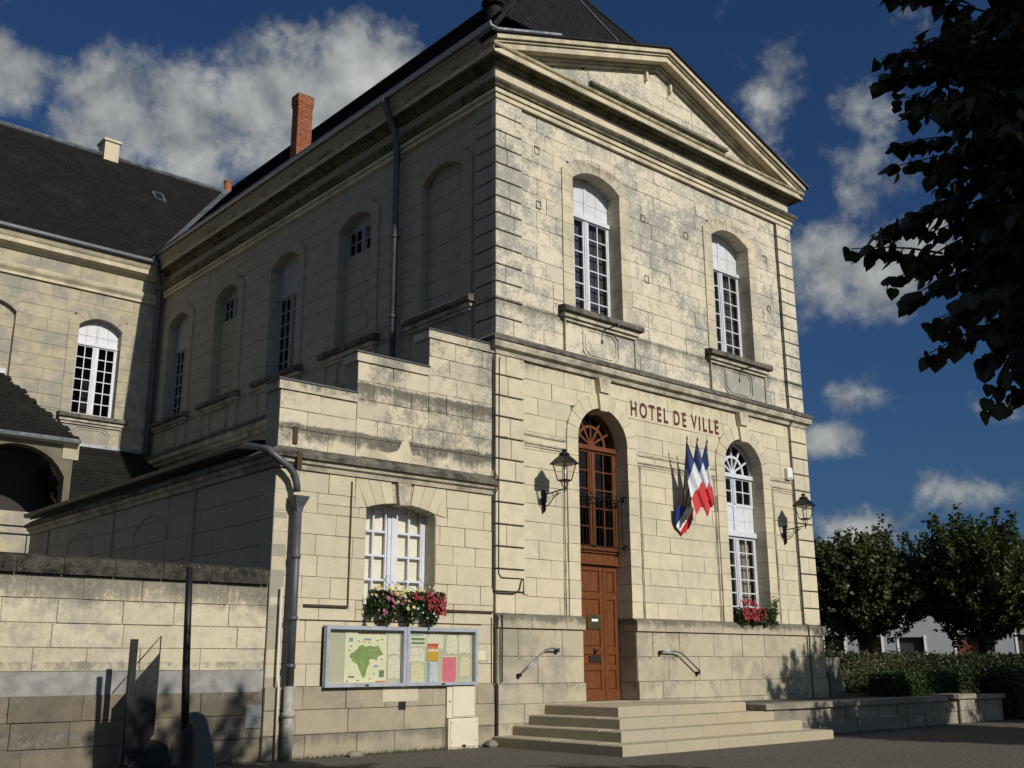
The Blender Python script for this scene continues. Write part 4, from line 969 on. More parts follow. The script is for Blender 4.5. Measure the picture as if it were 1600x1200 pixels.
# outlet elbow, hopper and downpipe on the front
mb = MB(); mb.tube([(-4.05, .72, 4.10), (-4.06, .45, 4.06), (-4.07, .1, 3.98), (-4.06, -.10, 3.93), (-3.98, -.15, 3.84), (-3.78, -.16, 3.72), (-3.70, -.16, 3.64), (-3.645, -.15, 3.50), (-3.63, -.14, 3.40)], .05, 10); mb.build('swan_neck', 'pipe_grey', AN, smooth=True)
mb = MB(); mb.lathe((-3.60, -.14, 3.14), [(.06, 0), (.075, .06), (.11, .12), (.15, .19), (.15, .205), (.135, .205), (.125, .19)], 4, sq=True); hp = mb.build('hopper', 'pipe_grey', AN)
mb = MB(); mb.tube([(-3.60, -.14, 3.18), (-3.60, -.14, .88)], .053, 12)
for z in (2.55, 1.75, 1.15): mb.lathe((-3.60, -.14, z), [(.054, -.03), (.064, -.03), (.064, .03), (.054, .03)], 12)
mb.build('downpipe', 'pipe_grey', AN, smooth=True)
mb = MB(); mb.tube([(-3.60, -.14, .90), (-3.60, -.14, .0)], .072, 12); mb.lathe((-3.60, -.14, .55), [(.073, -.03), (.085, -.03), (.085, .03), (.073, .03)], 12); mb.build('cast_pipe_foot', 'cast_sleeve', AN, smooth=True)
mb = MB(); mb.tube([(-3.74, -.06, 2.15), (-3.74, -.06, 1.0), (-3.735, -.10, .9), (-3.735, -.10, .03)], .017, 7); mb.build('conduit', 'pipe_cream', AN, smooth=True)
mb = MB(); mb.fbox(F_front, -1.83, -1.71, .56, .67, .03, .058); mb.build('cellar_vent', 'black_hole', AN)
mb = MB(); mb.tube([(-.10, -.10, 1.9), (-.10, -.09, .92), (-.07, -.11, .85), (-.07, -.11, .1)], .014, 6); mb.build('conduit', 'cable', AN)
mb = MB(); mb.fbox(F_front, -2.1, -1.5, .67, .87, .03, .056); mb.build('patch_stone', 'stone_annex', AN)
for P_ in (Wa, Wap, Wab, Was): P_.done()
flush_blocks()

# ================================================================== BOUNDARY WALL
BW = thing('boundary_wall', 'long cream stone boundary wall with dark lichen coping left of the annex', 'wall', (-8, .1, 0))
Wb1 = WallPart('wall_face', BW); Wb2 = WallPart('wall_base', BW, 'mortar_dirty'); F_b = frame_y(.03)
masonry('bw', F_b, -14, -3.885, [1.10, 1.36, 1.63, 1.90, 2.17], [], 'stone_boundary', Wb1.o, Wb1.mb, bw=(.5, .85), seed=141, thick=.25, gap=.005, jit=.006)
mb = MB(); mb.fbox(F_b, -14, -3.89, .84, 1.10, -.1, .006); mb.build('render_band', 'render_grey', BW)
masonry('bw', F_b, -14, -3.885, [0, .28, .56, .84], [], 'stone_boundary_base', Wb2.o, Wb2.mb, d=.02, bw=(.5, 1.0), seed=142, thick=.25, gap=.004, jit=.012)
rg = random.Random(8); s = -14
while s < -3.9:
    e = min(s+rg.uniform(.5, .75), -3.895); mb = MB(); j = rg.uniform(-.006, .006)
    pr_ = [(-.38, 2.175), (.06+j, 2.175), (.06+j, 2.30), (.03+j, 2.36), (-.12, 2.40), (-.38, 2.30)]
    mb.add([F_b(q, z, d) for q in (s+.004, e-.004) for d, z in pr_], [tuple(range(6)), tuple(range(6, 12))[::-1]]+[(i, 6+i, 6+(i+1) % 6, (i+1) % 6) for i in range(6)]); mb.build('coping_stone', 'lichen_coping', BW); s = e
mb = MB(); mb.box((-14, .29, 0), (-3.89, .36, 2.17)); mb.build('wall_back', 'stone_boundary', BW)
for P_ in (Wb1, Wb2): P_.done()
flush_blocks()

# ================================================================== COURTYARD WING
CW = thing('courtyard_wing', 'courtyard wing with slate roof and white window behind the boundary wall', 'building', (-4, YF, 0))
F_w = frame_y(YF); op1 = Opening(-2.09, -.99, 7.30, 9.62, .24); op2 = Opening(-4.75, -3.62, 7.30, 9.62, .24)
Ww = WallPart('wall', CW)
masonry('cw', F_w, -10, -.02, courses(6.40, 10.55, .311), [fg(op1), fg(op2)], 'stone_wing', Ww.o, Ww.mb, bw=(.55, .9), seed=151)
mb = MB(); mb.box((-10, YF+.03, 0), (0, YF+.3, 6.4)); mb.build('lower_wall', 'stone_wing', CW)
surround(F_w, op1, B*.95, .03, .3, 'stone_wing', CW, nv=7, seed=152); surround(F_w, op2, B*.95, .03, .3, 'stone_wing', CW, nv=7, seed=153)
apron(F_w, -1.54, 'stone_wing', CW, hw=.74, iron=False, zt=7.29); apron(F_w, -4.18, 'stone_wing', CW, hw=.74, iron=False, zt=7.29)
o = casement(F_w, -2.09, -.99, 7.30, 9.18, -.18, 6, CW); mb = MB(); mb.prism(F_w, [(-2.09, 9.19), (-.99, 9.19)]+op1.arc(8)[::-1], -.23, -.20); mb.fbox(F_w, -2.09, -.99, 9.16, 9.22, -.24, -.15)
mb.build('window_head', 'white_paint', o)
mb = MB()
for s in (-1.82, -1.56, -1.52, -1.26): mb.fbox(F_w, s-.006, s+.006, 9.22, 9.8, -.21, -.195)
mb.fbox(F_w, -2.09, -.99, 9.42, 9.432, -.21, -.195); mb.build('glazing_seam', 'cast_sleeve', o)
mb = MB(); mb.box((-9.5, YF+1.2, 6.4), (-.05, YF+1.3, 11.4)); mb.box((-9.5, YF+.3, 11.3), (-.05, YF+1.2, 11.4)); mb.box((-9.5, YF+.3, 6.4), (-.05, YF+1.2, 6.5)); mb.build('interior_partition', 'interior', CW)
Wn = WallPart('blocking', CW); masonry('cw', F_w, -4.75, -3.62, courses(7.3, 9.86, .311), [], 'stone_wing', Wn.o, Wn.mb, d=-.1, bw=(.4, .7), seed=154, hi=lambda s: max(op2.top(s), 9.62)); Wn.done()
pw = [(-10, YF), (0, YF)]
mb = MB(); mb.sweep(pw, [(-.06, 10.55), (.06, 10.55), (.06, 10.62), (.13, 10.70), (.15, 10.76), (.15, 10.80), (-.06, 10.82)]); mb.build('architrave', 'cornice_stone', CW)
Wf2 = WallPart('frieze', CW); masonry('cw', F_w, -10, -.02, [10.825, 11.20], [], 'stone_wing', Wf2.o, Wf2.mb, d=.02, bw=(.7, 1.1), seed=155, name='frieze_stone'); Wf2.done()
mb = MB(); mb.sweep(pw, [(-.06, 11.20), (.06, 11.20), (.10, 11.27), (.27, 11.30), (.27, 11.41), (.31, 11.45), (.36, 11.53), (.36, 11.56), (-.06, 11.58)]); mb.build('cornice', 'cornice_stone', CW)
mb = MB(); mb.sweep(pw, [(.25, 11.57), (.44, 11.57), (.47, 11.60), (.47, 11.67), (.44, 11.67), (.43, 11.62), (.25, 11.61)]); mb.build('gutter', 'pipe_grey', CW)
wr = roofplane('roof', [(-10, 13.6, EZ-.03), (E0, 13.6, EZ-.03), (VX, VY, VZ-.03), (-10, VY, VZ-.03)], 'slate_mossy', CW, seed=7)
mb = MB(); mb.add([(-10, VY, VZ), (VX, VY, VZ), (VX, 23, EZ), (-10, 23, EZ)], [(0, 1, 2, 3)]); mb.box((-10, YF+.3, 6), (-9.8, 22.8, 11.7)); mb.build('rear_roof', 'slate_mossy', CW)
mb = MB(); mb.tube([(-10, VY, VZ+.02), (VX, VY, VZ+.02)], .07, 6); mb.build('ridge_zinc', 'zinc', wr)
a = Vector((E0+.02, 13.6, EZ+.12)); b = Vector((VX, VY, VZ+.12)); sd_ = Vector((-.16, .16, .03))
mb = MB(); mb.add([a-sd_*.4, a+sd_*.6, b+sd_*1.1, b-sd_*1.0], [(0, 1, 2, 3)]); mb.build('valley_flashing', 'zinc', wr)
mb = MB(); mb.box((-.55, VY-.2, VZ-.5), (-.10, VY+.35, VZ+.42)); mb.box((-.60, VY-.25, VZ+.42), (-.05, VY+.4, VZ+.50)); mb.build('stone_chimney', 'stone_trim', wr)
mb = MB(); mb.lathe((VX-.08, VY+.1, VZ-.1), [(.14, 0), (.13, .5), (.15, .52), (.15, .58), (.1, .58)], 10); mb.build('chimney_pot', 'brick', wr)
# roof light
def wslope(x, y): return Vector((x, y, EZ-.03+(VZ-EZ)*(y-13.6)/(VY-13.6)))
nw = Vector((0, -(VZ-EZ), VY-13.6)).normalized()
mb = MB(); q = [wslope(.62, 16.62)+nw*.05, wslope(.92, 16.62)+nw*.05, wslope(.92, 16.95)+nw*.05, wslope(.62, 16.95)+nw*.05]
for i in range(4): mb.tube([q[i], q[(i+1) % 4]], .04, 4)
mb.build('roof_light', 'zinc', wr)
# lean-to roof along the wing
lt = roofplane('lean_to_roof', [(-3.0, 11.3, 4.45), (.0, 11.3, 4.45), (.0, YF-.05, 6.48), (-3.0, YF-.05, 6.48)], 'slate_mossy', CW, seed=8)
mb = MB(); mb.box((-3.0, YF-.09, 6.47), (0, YF-.01, 6.55)); mb.build('lean_to_flashing', 'zinc', lt)
mb = MB(); mb.box((-10, 11.5, 0), (0, 11.7, 4.4)); mb.build('lean_to_wall', 'stone_wing', lt)
Ww.done(); flush_blocks()

# porch with hipped slate roof and arched openings
PO = thing('porch', 'dark slate-roofed porch with an arched stone opening against the courtyard wing', 'porch', (-4.3, 11.4, 0))
px1, py0, pe = -2.72, 11.30, 6.0
po_ = roofplane('roof', [(-6.6, py0-.15, pe+.03), (px1, py0-.15, pe+.03), (px1-1.05, YF-.02, 8.02), (-5.6, YF-.02, 8.02)], 'slate_mossy', PO, seed=9)
mb = MB(); mb.add([(px1, py0-.15, pe+.02), (px1, YF-.02, pe+.02), (px1-1.05, YF-.02, 8.01)], [(0, 1, 2)]); mb.build('roof_side', 'slate_mossy', po_)
mb = MB(); mb.tube([(-6.6, py0-.19, pe+.01), (px1+.02, py0-.19, pe+.01)], .05, 6); mb.build('gutter', 'zinc', PO)
mb = MB(); mb.box((-6, YF-.1, 8.0), (px1-1.0, YF-.01, 8.12)); mb.build('flashing', 'zinc', po_)
F_p = frame_y(py0); opp = Opening(-4.95, -2.93, 3.0, 5.22, .62)
mb = MB()
for poly in clip(-6.4, px1-.06, 3.0, 5.93, [opp, Opening(-6.3, -5.2, 3.0, 5.30, .5)]): mb.prism(F_p, poly, -.3, 0)
mb.build('arcade', 'stone_porch_shaded', PO)
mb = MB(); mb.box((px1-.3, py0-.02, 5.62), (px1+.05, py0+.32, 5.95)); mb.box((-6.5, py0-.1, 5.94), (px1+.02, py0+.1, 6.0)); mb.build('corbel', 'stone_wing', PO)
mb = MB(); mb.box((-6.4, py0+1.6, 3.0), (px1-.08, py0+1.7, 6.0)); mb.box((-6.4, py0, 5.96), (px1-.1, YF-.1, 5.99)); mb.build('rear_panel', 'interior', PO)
mb = MB(); mb.box((-6.5, py0-.05, 0), (px1, YF-.1, 3.0)); mb.build('podium', 'stone_porch_shaded', PO)
mb = MB(); mb.tube([(-6.4, py0-.05, 4.05), (px1-.2, py0-.05, 4.05)], .02, 5)
for s in (-5.6, -4.9, -4.2, -3.5, -2.9): mb.tube([(s, py0-.05, 3.0), (s, py0-.05, 4.05)], .014, 5)
mb.build('railing', 'dark_iron', PO)
mb = MB(); mb.box((-6.6, py0-.25, 3.0), (-3.75, py0+.1, 3.22)); mb.build('balustrade_ledge', 'stone_wing', PO)

# ================================================================== STEPS, LOW WALL
SP = thing('entrance_steps', 'four broad cream stone steps in front of the wooden town hall door', 'steps', (2.43, -1.3, 0))
xl = [-.17, .22, .55, .88]; xr = [4.74, 4.46, 4.18, 3.90]; yfq = [-2.70, -2.32, -1.99, -1.66]
for i in range(4):
    x0, x1, y0 = xl[i], xr[i], yfq[i]; z0, z1 = .14*i, .14*(i+1); rg = random.Random(200+i)
    tr = .42 if i < 3 else None
    x2, y2 = (x0+tr, y0+tr) if tr else (x0, y0)
    def slab(a, b): mb = MB(); mb.box(a, b); return mb
    # front row of slabs
    s = x0
    while s < x1-.02:
        e = s+rg.uniform(.85, 1.25)
        if x1-e < .45: e = x1
        yb = y0+tr if tr else -.11
        mb = MB(); mb.prism(lambda a, b, d: (a, b, d), [(s+.002, y0), (e-.002, y0), (e-.002, yb), (s+.002, yb)], z0-.05, z1+rg.uniform(-.004, .003), ch=.014); mb.build('step_slab', 'stone_step', SP); s = e
    if tr:
        for xa, xb in ((x0, x0+tr), (x1-tr, x1)):
            y = y0+tr
            while y < -.12:
                e = y+rg.uniform(.8, 1.2)
                if -.11-e < .4: e = -.11
                mb = MB(); mb.prism(lambda a, b, d: (a, b, d), [(xa, y+.002), (xb, y+.002), (xb, e-.002), (xa, e-.002)], z0-.05, z1+rg.uniform(-.004, .003), ch=.014); mb.build('step_slab', 'stone_step', SP); y = e
mb = MB(); mb.box((1.75, -.12, .3), (3.1, .45, .568)); mb.build('threshold', 'stone_step', SP)

LW = thing('low_wall', 'low weathered stone retaining wall running right from the entrance steps', 'wall', (8, -1.8, 0))
F_lw = frame_y(-1.98); Wl = WallPart('wall_core', LW)
masonry('lw', F_lw, 3.93, 10.35, [0, .22, .44], [], 'stone_low', Wl.o, Wl.mb, bw=(.35, .7), seed=161, thick=.3, gap=.008, jit=.015)
masonry('lw', F_lw, 10.36, 11.0, [0, .24, .50], [], 'stone_low', Wl.o, Wl.mb, d=.06, bw=(.5, .7), seed=162, thick=.3, gap=.006)
masonry('lw', F_lw, 11.01, 12.4, [0, .22, .42], [], 'stone_low', Wl.o, Wl.mb, d=-.02, bw=(.35, .7), seed=163, thick=.3, gap=.008)
s = 3.93; rg = random.Random(6)
while s < 12.4:
    e = min(s+rg.uniform(.8, 1.2), 12.42); zt = .56 if 10.3 < (s+e)/2 < 11.1 else .53
    if s < 10.35 < e: e = 10.35
    if s < 11.0 < e and s > 10.3: e = 11.0
    mb = MB(); mb.prism(lambda a, b, d: (a, b, d), [(s+.003, -2.03 if zt < .55 else -2.09), (e-.003, -2.03 if zt < .55 else -2.09), (e-.003, -1.62), (s+.003, -1.62)], zt-.09, zt, ch=.012); mb.build('coping_stone', 'stone_low', LW); s = e
Wl.done(); flush_blocks()
EP = thing('end_pier', 'short stepped stone pier against the right corner of the town hall', 'wall', (9.1, -.1, .5))
for i, (a, b, z0, z1) in enumerate(((8.81, 9.54, .5, .78), (8.81, 9.48, .78, 1.04), (8.81, 9.42, 1.04, 1.28))):
    mb = MB(); mb.prism(F_front, [(a, z0+.003), (b, z0+.003), (b-.02, z1-.003), (a, z1-.003)], -.3, .02, ch=.01); mb.build('stone_block', 'stone_low', EP)
mb = MB(); mb.box((8.80, -.16, .5), (8.95, -.03, 1.0)); mb.build('corner_slab', 'stone_low', EP)

# ================================================================== THINGS ON THE FACADE
def make_lantern(label):
    t = thing('wall_lantern', label, 'lantern', (1.0, 0, 3.9), 'wall lanterns on the town hall front')
    x, y, z = 1.0, -.52, 4.02
    h, rb, rt = .27, .08, .132
    mb = MB()
    cb = [(x+sx*rb, y+sy*rb, z) for sx, sy in ((-1,-1),(1,-1),(1,1),(-1,1))]; ct = [(x+sx*rt, y+sy*rt, z+h) for sx, sy in ((-1,-1),(1,-1),(1,1),(-1,1))]
    for i in range(4):
        mb.tube([cb[i], ct[i]], .009, 5); mb.tube([cb[i], cb[(i+1) % 4]], .009, 5); mb.tube([ct[i], ct[(i+1) % 4]], .011, 5)
    mb.build('cage', 'lamp_black', t)
    for i in range(4):
        j = (i+1) % 4; v = MB(); f_ = lambda p: (x+(p[0]-x)*.97, y+(p[1]-y)*.97, p[2]); v.add([f_(cb[i]), f_(cb[j]), f_(ct[j]), f_(ct[i])], [(0, 1, 2, 3)]); v.build('glass_pane', 'glass_clear', t)
    q = math.sqrt(2)
    mb = MB(); mb.lathe((x, y, z+h), [(.168*q, -.012), (.168*q, .008), (.145*q, .03), (.115*q, .075), (.07*q, .125), (.06*q, .145), (.02, .15)], 4, sq=True); rf_ = mb.build('roof', 'lamp_black', t)
    mb = MB(); mb.lathe((x, y, z+h+.14), [(.07, 0), (.085, .012), (.085, .03), (.035, .045), (.03, .06), (.045, .075), (.03, .095), (.0, .115)], 10); mb.build('finial', 'lamp_black', rf_)
    mb = MB(); mb.tube([(x-.078, y, z), (x-.07, y, z-.07), (x-.03, y, z-.10), (x, y, z-.13)], .008, 5); mb.tube([(x+.078, y, z), (x+.07, y, z-.07), (x+.03, y, z-.10), (x, y, z-.13)], .008, 5); mb.tube([(x, y, z-.005), (x, y, z-.20)], .012, 6); mb.lathe((x, y, z-.02), [(.09, 0), (.09, .02), (.03, .025)], 10); mb.build('base_ring', 'lamp_black', t)
    mb = MB(); mb.tube([(x, -.04, z-.175), (x, -.2, z-.165), (x, y-.03, z-.135)], .012, 6); arm = mb.build('bracket_arm', 'lamp_black', t)
    def curl(cy, cz, r0, turns, start, sgn=1): return [(x, cy+sgn*(r0*(1-.75*k/16))*math.cos(start+turns*2*math.pi*k/16), cz+(r0*(1-.75*k/16))*math.sin(start+turns*2*math.pi*k/16)) for k in range(17)]
    mb = MB()
    mb.tube([(x, -.04, z-.36), (x, -.10, z-.37), (x, -.18, z-.33), (x, -.24, z-.26), (x, -.32, z-.21), (x, -.42, z-.19)], .009, 5)
    for c in (curl(-.12, z-.275, .065, 1.3, 0), curl(-.24, z-.225, .045, 1.3, 1), curl(-.34, z-.195, .03, 1.2, 2)): mb.tube(c, .006, 4)
    mb.build('scroll', 'lamp_black', arm)
    mb = MB(); mb.prism(F_front, [(x-.03, z-.42), (x, z-.47), (x+.03, z-.42), (x+.035, z-.14), (x, z-.09), (x-.035, z-.14)], -.01, .045); mb.build('back_plate', 'lamp_black', t)
    mb = MB(); mb.lathe((x, y, z+.01), [(.02, 0), (.02, .07), (.03, .10), (.03, .16), (.015, .2), (0, .2)], 8); mb.build('bulb', 'enamel_white', t)
    return t
l1 = make_lantern('black wall lantern between the annex and the arched wooden door')
l2 = copy_tree(l1, (7.76, 0, 3.86)); l2['label'] = 'black wall lantern right of the white arched window, at the building corner'

# flags and their shield
SH = thing('flag_shield', 'small blue, white and red shield with gold letters holding the three flags', 'shield', (4.42, -.06, 3.7), )
shp = lambda s0, s1: None
sx, sz, hw = 4.46, 3.74, .235
out = [(-1, .22), (1, .22), (1, -.05), (.75, -.16), (.35, -.22), (0, -.30), (-.35, -.22), (-.75, -.16), (-1, -.05)]
def band(a, b):
    # the shield outline cut to a diagonal third
    pts = [(sx+p*hw, sz+q) for p, q in out]
    def cut(poly, c, sg):
        r_ = []
        for i in range(len(poly)):
            p, q = poly[i], poly[(i+1) % len(poly)]; f = lambda t: sg*((t[0]-sx)/hw-(t[1]-sz)/.34-c)
            if f(p) >= 0: r_.append(p)
            if f(p)*f(q) < 0: k = f(p)/(f(p)-f(q)); r_.append((p[0]+(q[0]-p[0])*k, p[1]+(q[1]-p[1])*k))
        return r_
    return cut(cut(pts, a, 1), b, -1)
tilt = lambda s, z, d: (s, -(d+.10+.22*(z-sz)), z)
mb = MB(); mb.prism(tilt, [(sx+p*hw, sz+q) for p, q in out][::-1], -.012, -.002); mb.build('back', 'dark_iron', SH)
for nm, a, b, mt_ in (('blue_field', -9, -.42, 'blue_enamel'), ('white_field', -.42, .42, 'enamel_white'), ('red_field', .42, 9, 'red_enamel')):
    mb = MB(); mb.prism(tilt, band(a, b)[::-1], -.002, .004); mb.build(nm, mt_, SH)
def emblem(body, s0, s1, z0, z1, fr, d, mat, parent, name):
    o = lettering(body, s0, s1, z0, z1, 0, mat, .01, parent, name)
    for v in o.data.vertices: v.co = fr(v.co.x, v.co.z, d-v.co.y*.3)
    return o
emblem('RF', sx-.07, sx+.06, sz-.07, sz+.07, tilt, .006, 'gold', SH, 'emblem_letters')
mb = MB()
for s in (sx-.09, sx, sx+.09): mb.tube([(s, -.02, sz+.05), (s, -.12, sz+.16)], .02, 6)
mb.build('pole_socket', 'dark_iron', SH)
FL = [((4.24, -.44, 5.17), (4.42, -.11, 3.86), 'french tricolour flag nearest the door, its white panel fully open', (4.72, -.52, 4.06), (4.40, -.45, 3.80), .37),
      ((4.48, -.49, 5.17), (4.48, -.11, 3.86), 'middle tricolour flag, mostly hidden between its two neighbours', (4.80, -.56, 4.05), (4.63, -.50, 3.76), .42),
      ((4.75, -.50, 5.17), (4.55, -.11, 3.86), 'tricolour flag nearest the white arched window, hanging narrow', (4.90, -.48, 4.02), (4.74, -.46, 3.94), .42)]
for i, (tip, base, lab, Dp, Cp, hb) in enumerate(FL):
    t = thing('flag', lab, 'flag', base, 'french flags on the facade'); tip, base, Dp, Cp = Vector(tip), Vector(base), Vector(Dp), Vector(Cp)
    mb = MB(); mb.tube([base, tip], .012, 6); mb.build('pole', 'sign_dark', t)
    mb = MB(); mb.lathe(tuple(tip), [(.014, -.02), (.02, 0), (.012, .015), (.0, .07)], 6); mb.build('pole_tip', 'brass', t)
    A_ = tip+(base-tip)*.03; B_ = tip+(base-tip)*hb; nu, nv = 24, 10; v = []; f = []; mi = []; ph = i*1.7
    nrm = (Dp-A_).cross(B_-A_).normalized()
    for a in range(nu+1):
        for b in range(nv+1):
            u, q = a/nu, b/nv
            P = (A_*(1-u)+Dp*u)*(1-q)+(B_*(1-u)+Cp*u)*q
            sag = Vector((-.04*math.sin(math.pi*u)*q, 0, -.03*math.sin(math.pi*u)*(1-q)))
            amp = .030*u**.7; P = P+sag+nrm*(amp*math.sin(9*q+2.2*u+ph)+.3*amp*math.sin(19*q-3*u+ph))+Vector((0, 0, .03*u*math.sin(11*q+ph)))
            v.append(P)
    mb = MB()
    for a in range(nu):
        for b in range(nv): f.append((a*(nv+1)+b, (a+1)*(nv+1)+b, (a+1)*(nv+1)+b+1, a*(nv+1)+b+1)); mi.append(0 if a < nu/3 else 1 if a < 2*nu/3 else 2)
    mb.v = v; mb.f = f; mb.mi = mi; mb.r = [.5]*len(f); mb.build('cloth', ['blue_cloth', 'white_cloth', 'red_cloth'], t, smooth=True)

# alarm box
AB = thing('alarm_box', 'small white alarm box beside the right corner stones of the facade', 'alarm box', (8.01, 0, 4.95))
mb = MB(); mb.prism(F_front, [(7.92, 4.90), (7.95, 4.86), (8.08, 4.86), (8.11, 4.90), (8.11, 5.10), (8.08, 5.13), (7.95, 5.13), (7.92, 5.10)], 0, .09, ch=.015); mb.build('casing', 'alarm_white', AB)
mb = MB(); mb.fbox(F_front, 7.97, 8.06, 4.885, 4.91, .07, .095); mb.build('grille', 'plate_grey', AB)

# handrails
for lab, pts in (('plain iron handrail fixed to the plinth left of the door', [(.36, 1.03), (.62, 1.21), (.88, 1.385), (1.0, 1.40), (1.16, 1.395)]), ('plain iron handrail fixed to the plinth right of the door', [(4.63, 1.03), (4.40, 1.18), (4.14, 1.345), (4.0, 1.37), (3.64, 1.375)])):
    t = thing('handrail', lab, 'handrail', F_front(*pts[2], .085), 'handrails beside the door')
    mb = MB(); P = [F_front(pts[0][0], pts[0][1]-.02, .09)]+[F_front(a, b, .17) for a, b in pts]+[F_front(pts[-1][0], pts[-1][1], .09)]; mb.tube(P, .015, 8); mb.build('rail', 'zinc', t, smooth=True)
    for a, b in (pts[0], pts[-1]): mb = MB(); mb.lathe(F_front(a, b-.03, .12), [(.0, -.025), (.04, -.02), (.04, .025), (0, .03)], 8); mb.build('fixing', 'dark_iron', t)

# notice boards
def board(s0, s1, label):
    t = thing('notice_board', label, 'notice board', ((s0+s1)/2, -.05, .88), 'glazed notice boards on the annex')
    z0, z1 = .875, 1.675; mb = MB(); mb.fbox(F_front, s0, s1, z0, z1, .03, .055); mb.build('backing', 'board_back', t)
    mb = MB(); w_ = .05
    mb.fbox(F_front, s0, s0+w_, z0, z1, .03, .135); mb.fbox(F_front, s1-w_, s1, z0, z1, .03, .135); mb.fbox(F_front, s0+w_, s1-w_, z1-w_, z1, .03, .133); mb.fbox(F_front, s0+w_, s1-w_, z0, z0+.045, .03, .133)
    mb.build('frame', 'alu', t)
    mb = MB(); mb.fbox(F_front, s0+w_, s1-w_, z0+.045, z1-w_, .112, .116); mb.build('glass_pane', 'glass_clear', t)
    mb = MB(); mb.fbox(F_front, (s0+s1)/2-.03, (s0+s1)/2+.03, z0+.012, z0+.032, .133, .14); mb.build('lock', 'dark_iron', t)
board(-3.07, -1.765, 'grey-framed notice board on the annex holding the green map poster')
board(-1.76, -.47, 'grey-framed notice board on the annex holding the pink notice')
def paper_mat(name, paper, marks):
    """flat print: soft rows of ink on paper"""
    mt, k, p, o = newmat(name); uv = k.node('ShaderNodeTexCoord').outputs['Object']
    s_ = k.node('ShaderNodeSeparateXYZ'); k.put(s_.inputs[0], uv)
    n = k.noise(k.vmath('MULTIPLY', uv, (60, 1, 12)), 1.0, 2, .5); rows = k.math('SINE', k.math('MULTIPLY', s_.outputs[2], 260))
    ink = k.math('MULTIPLY', k.step(n, .46, .60), k.step(rows, .1, .6)); k.put(p.inputs['Base Color'], k.mix(k.math('MULTIPLY', ink, marks), paper, (.10, .10, .12))); p.inputs['Roughness'].default_value = .8
paper_mat('paper_white', (.66, .66, .55), .55); paper_mat('paper_cream', (.60, .58, .40), .3); paper_mat('paper_pink', (.62, .16, .24), .4); paper_mat('paper_blue', (.50, .58, .66), .6)
plain('paper_map', (.66, .68, .50), .8, var=.05); plain('map_green', (.23, .34, .12), .8, var=.35, scale=26); plain('print_orange', (.60, .20, .07), .8); plain('print_yellow', (.58, .36, .03), .8); plain('print_green', (.12, .25, .12), .8); plain('print_brown', (.20, .10, .06), .8, var=.7, scale=40); plain('print_blue', (.20, .30, .48), .8); plain('print_red', (.50, .08, .05), .8)
def sheet(name, label, s0, s1, z0, z1, mat, extra=(), pins=True, cat='notice'):
    t = thing(name, label, cat, ((s0+s1)/2, -.06, z0)); lean = random.uniform(-.006, .006)
    fr = lambda s, z, d: (s+lean*(z-z0)/(z1-z0), -d, z)
    mb = MB(); mb.fbox(fr, s0, s1, z0, z1, .0565, .060); mb.build('paper_sheet', mat, t)
    for nm, poly, m_ in extra: mb = MB(); mb.prism(fr, [(s0+(s1-s0)*a, z0+(z1-z0)*b) for a, b in poly], .060, .0615); mb.build(nm, m_, t)
    if pins:
        mb = MB()
        for a, b in ((.08, .95), (.92, .95), (.5, .04)): mb.lathe(fr(s0+(s1-s0)*a, z0+(z1-z0)*b, .064), [(0, -.008), (.008, 0), (0, .008)], 6)
        mb.build('pins', 'sign_dark', t)
    return t
rct = lambda a, b, c, d: [(a, b), (c, b), (c, d), (a, d)]
mp = [(.30, .66), (.12, .55), (.18, .42), (.30, .36), (.38, .20), (.44, .09), (.50, .11), (.53, .26), (.60, .38), (.57, .45), (.68, .47), (.76, .43), (.80, .52), (.92, .55), (.84, .66), (.80, .74), (.70, .70), (.62, .73), (.48, .70), (.42, .74), (.33, .72)]
sheet('map_poster', 'large pale poster with a green map in the left notice board', -2.74, -2.06, .93, 1.60, 'paper_map', [('map_area', mp, 'map_green'), ('title_strip', rct(.30, .955, .98, .995), 'print_brown'), ('key_box', rct(.83, .10, .95, .24), 'print_green'), ('crest', rct(.09, .80, .18, .88), 'print_blue'), ('label_mark', rct(.45, .83, .62, .87), 'print_blue'), ('label_mark', rct(.70, .30, .80, .34), 'print_blue'), ('label_mark', rct(.10, .10, .24, .13), 'print_brown'), *[('label_mark', rct(a, b, a+.05, b+.022), m_) for a, b, m_ in ((.12, .70, 'print_brown'), (.09, .62, 'print_green'), (.11, .50, 'print_blue'), (.30, .80, 'print_orange'), (.42, .79, 'print_red'), (.55, .78, 'print_orange'), (.75, .82, 'print_brown'), (.86, .84, 'print_brown'), (.86, .44, 'print_red'), (.68, .16, 'print_blue'), (.58, .06, 'print_red'), (.30, .03, 'print_brown'), (.05, .02, 'print_brown'))], ('footer', rct(.75, .005, .99, .03), 'print_orange')], pins=False, cat='poster')
sheet('notice', 'upper white notice beside the map poster', -2.04, -1.84, 1.30, 1.58, 'paper_white'); sheet('notice', 'lower white notice beside the map poster', -2.03, -1.83, .98, 1.28, 'paper_white')
sheet('notice', 'white notice with two green bars, top left of the right board', -1.66, -1.38, 1.41, 1.60, 'paper_white', [('bar', rct(.08, .46, .92, .64), 'print_green'), ('bar', rct(.08, .18, .92, .34), 'print_green'), ('headline', rct(.1, .8, .8, .88), 'print_blue')])
sheet('notice', 'plain white notice under the one with green bars', -1.66, -1.40, 1.20, 1.395, 'paper_white'); sheet('notice', 'tall pale notice at the bottom left of the right board', -1.635, -1.41, .92, 1.185, 'paper_cream')
sheet('notice', 'white notice behind the red and yellow leaflet', -1.36, -1.07, 1.385, 1.59, 'paper_white')
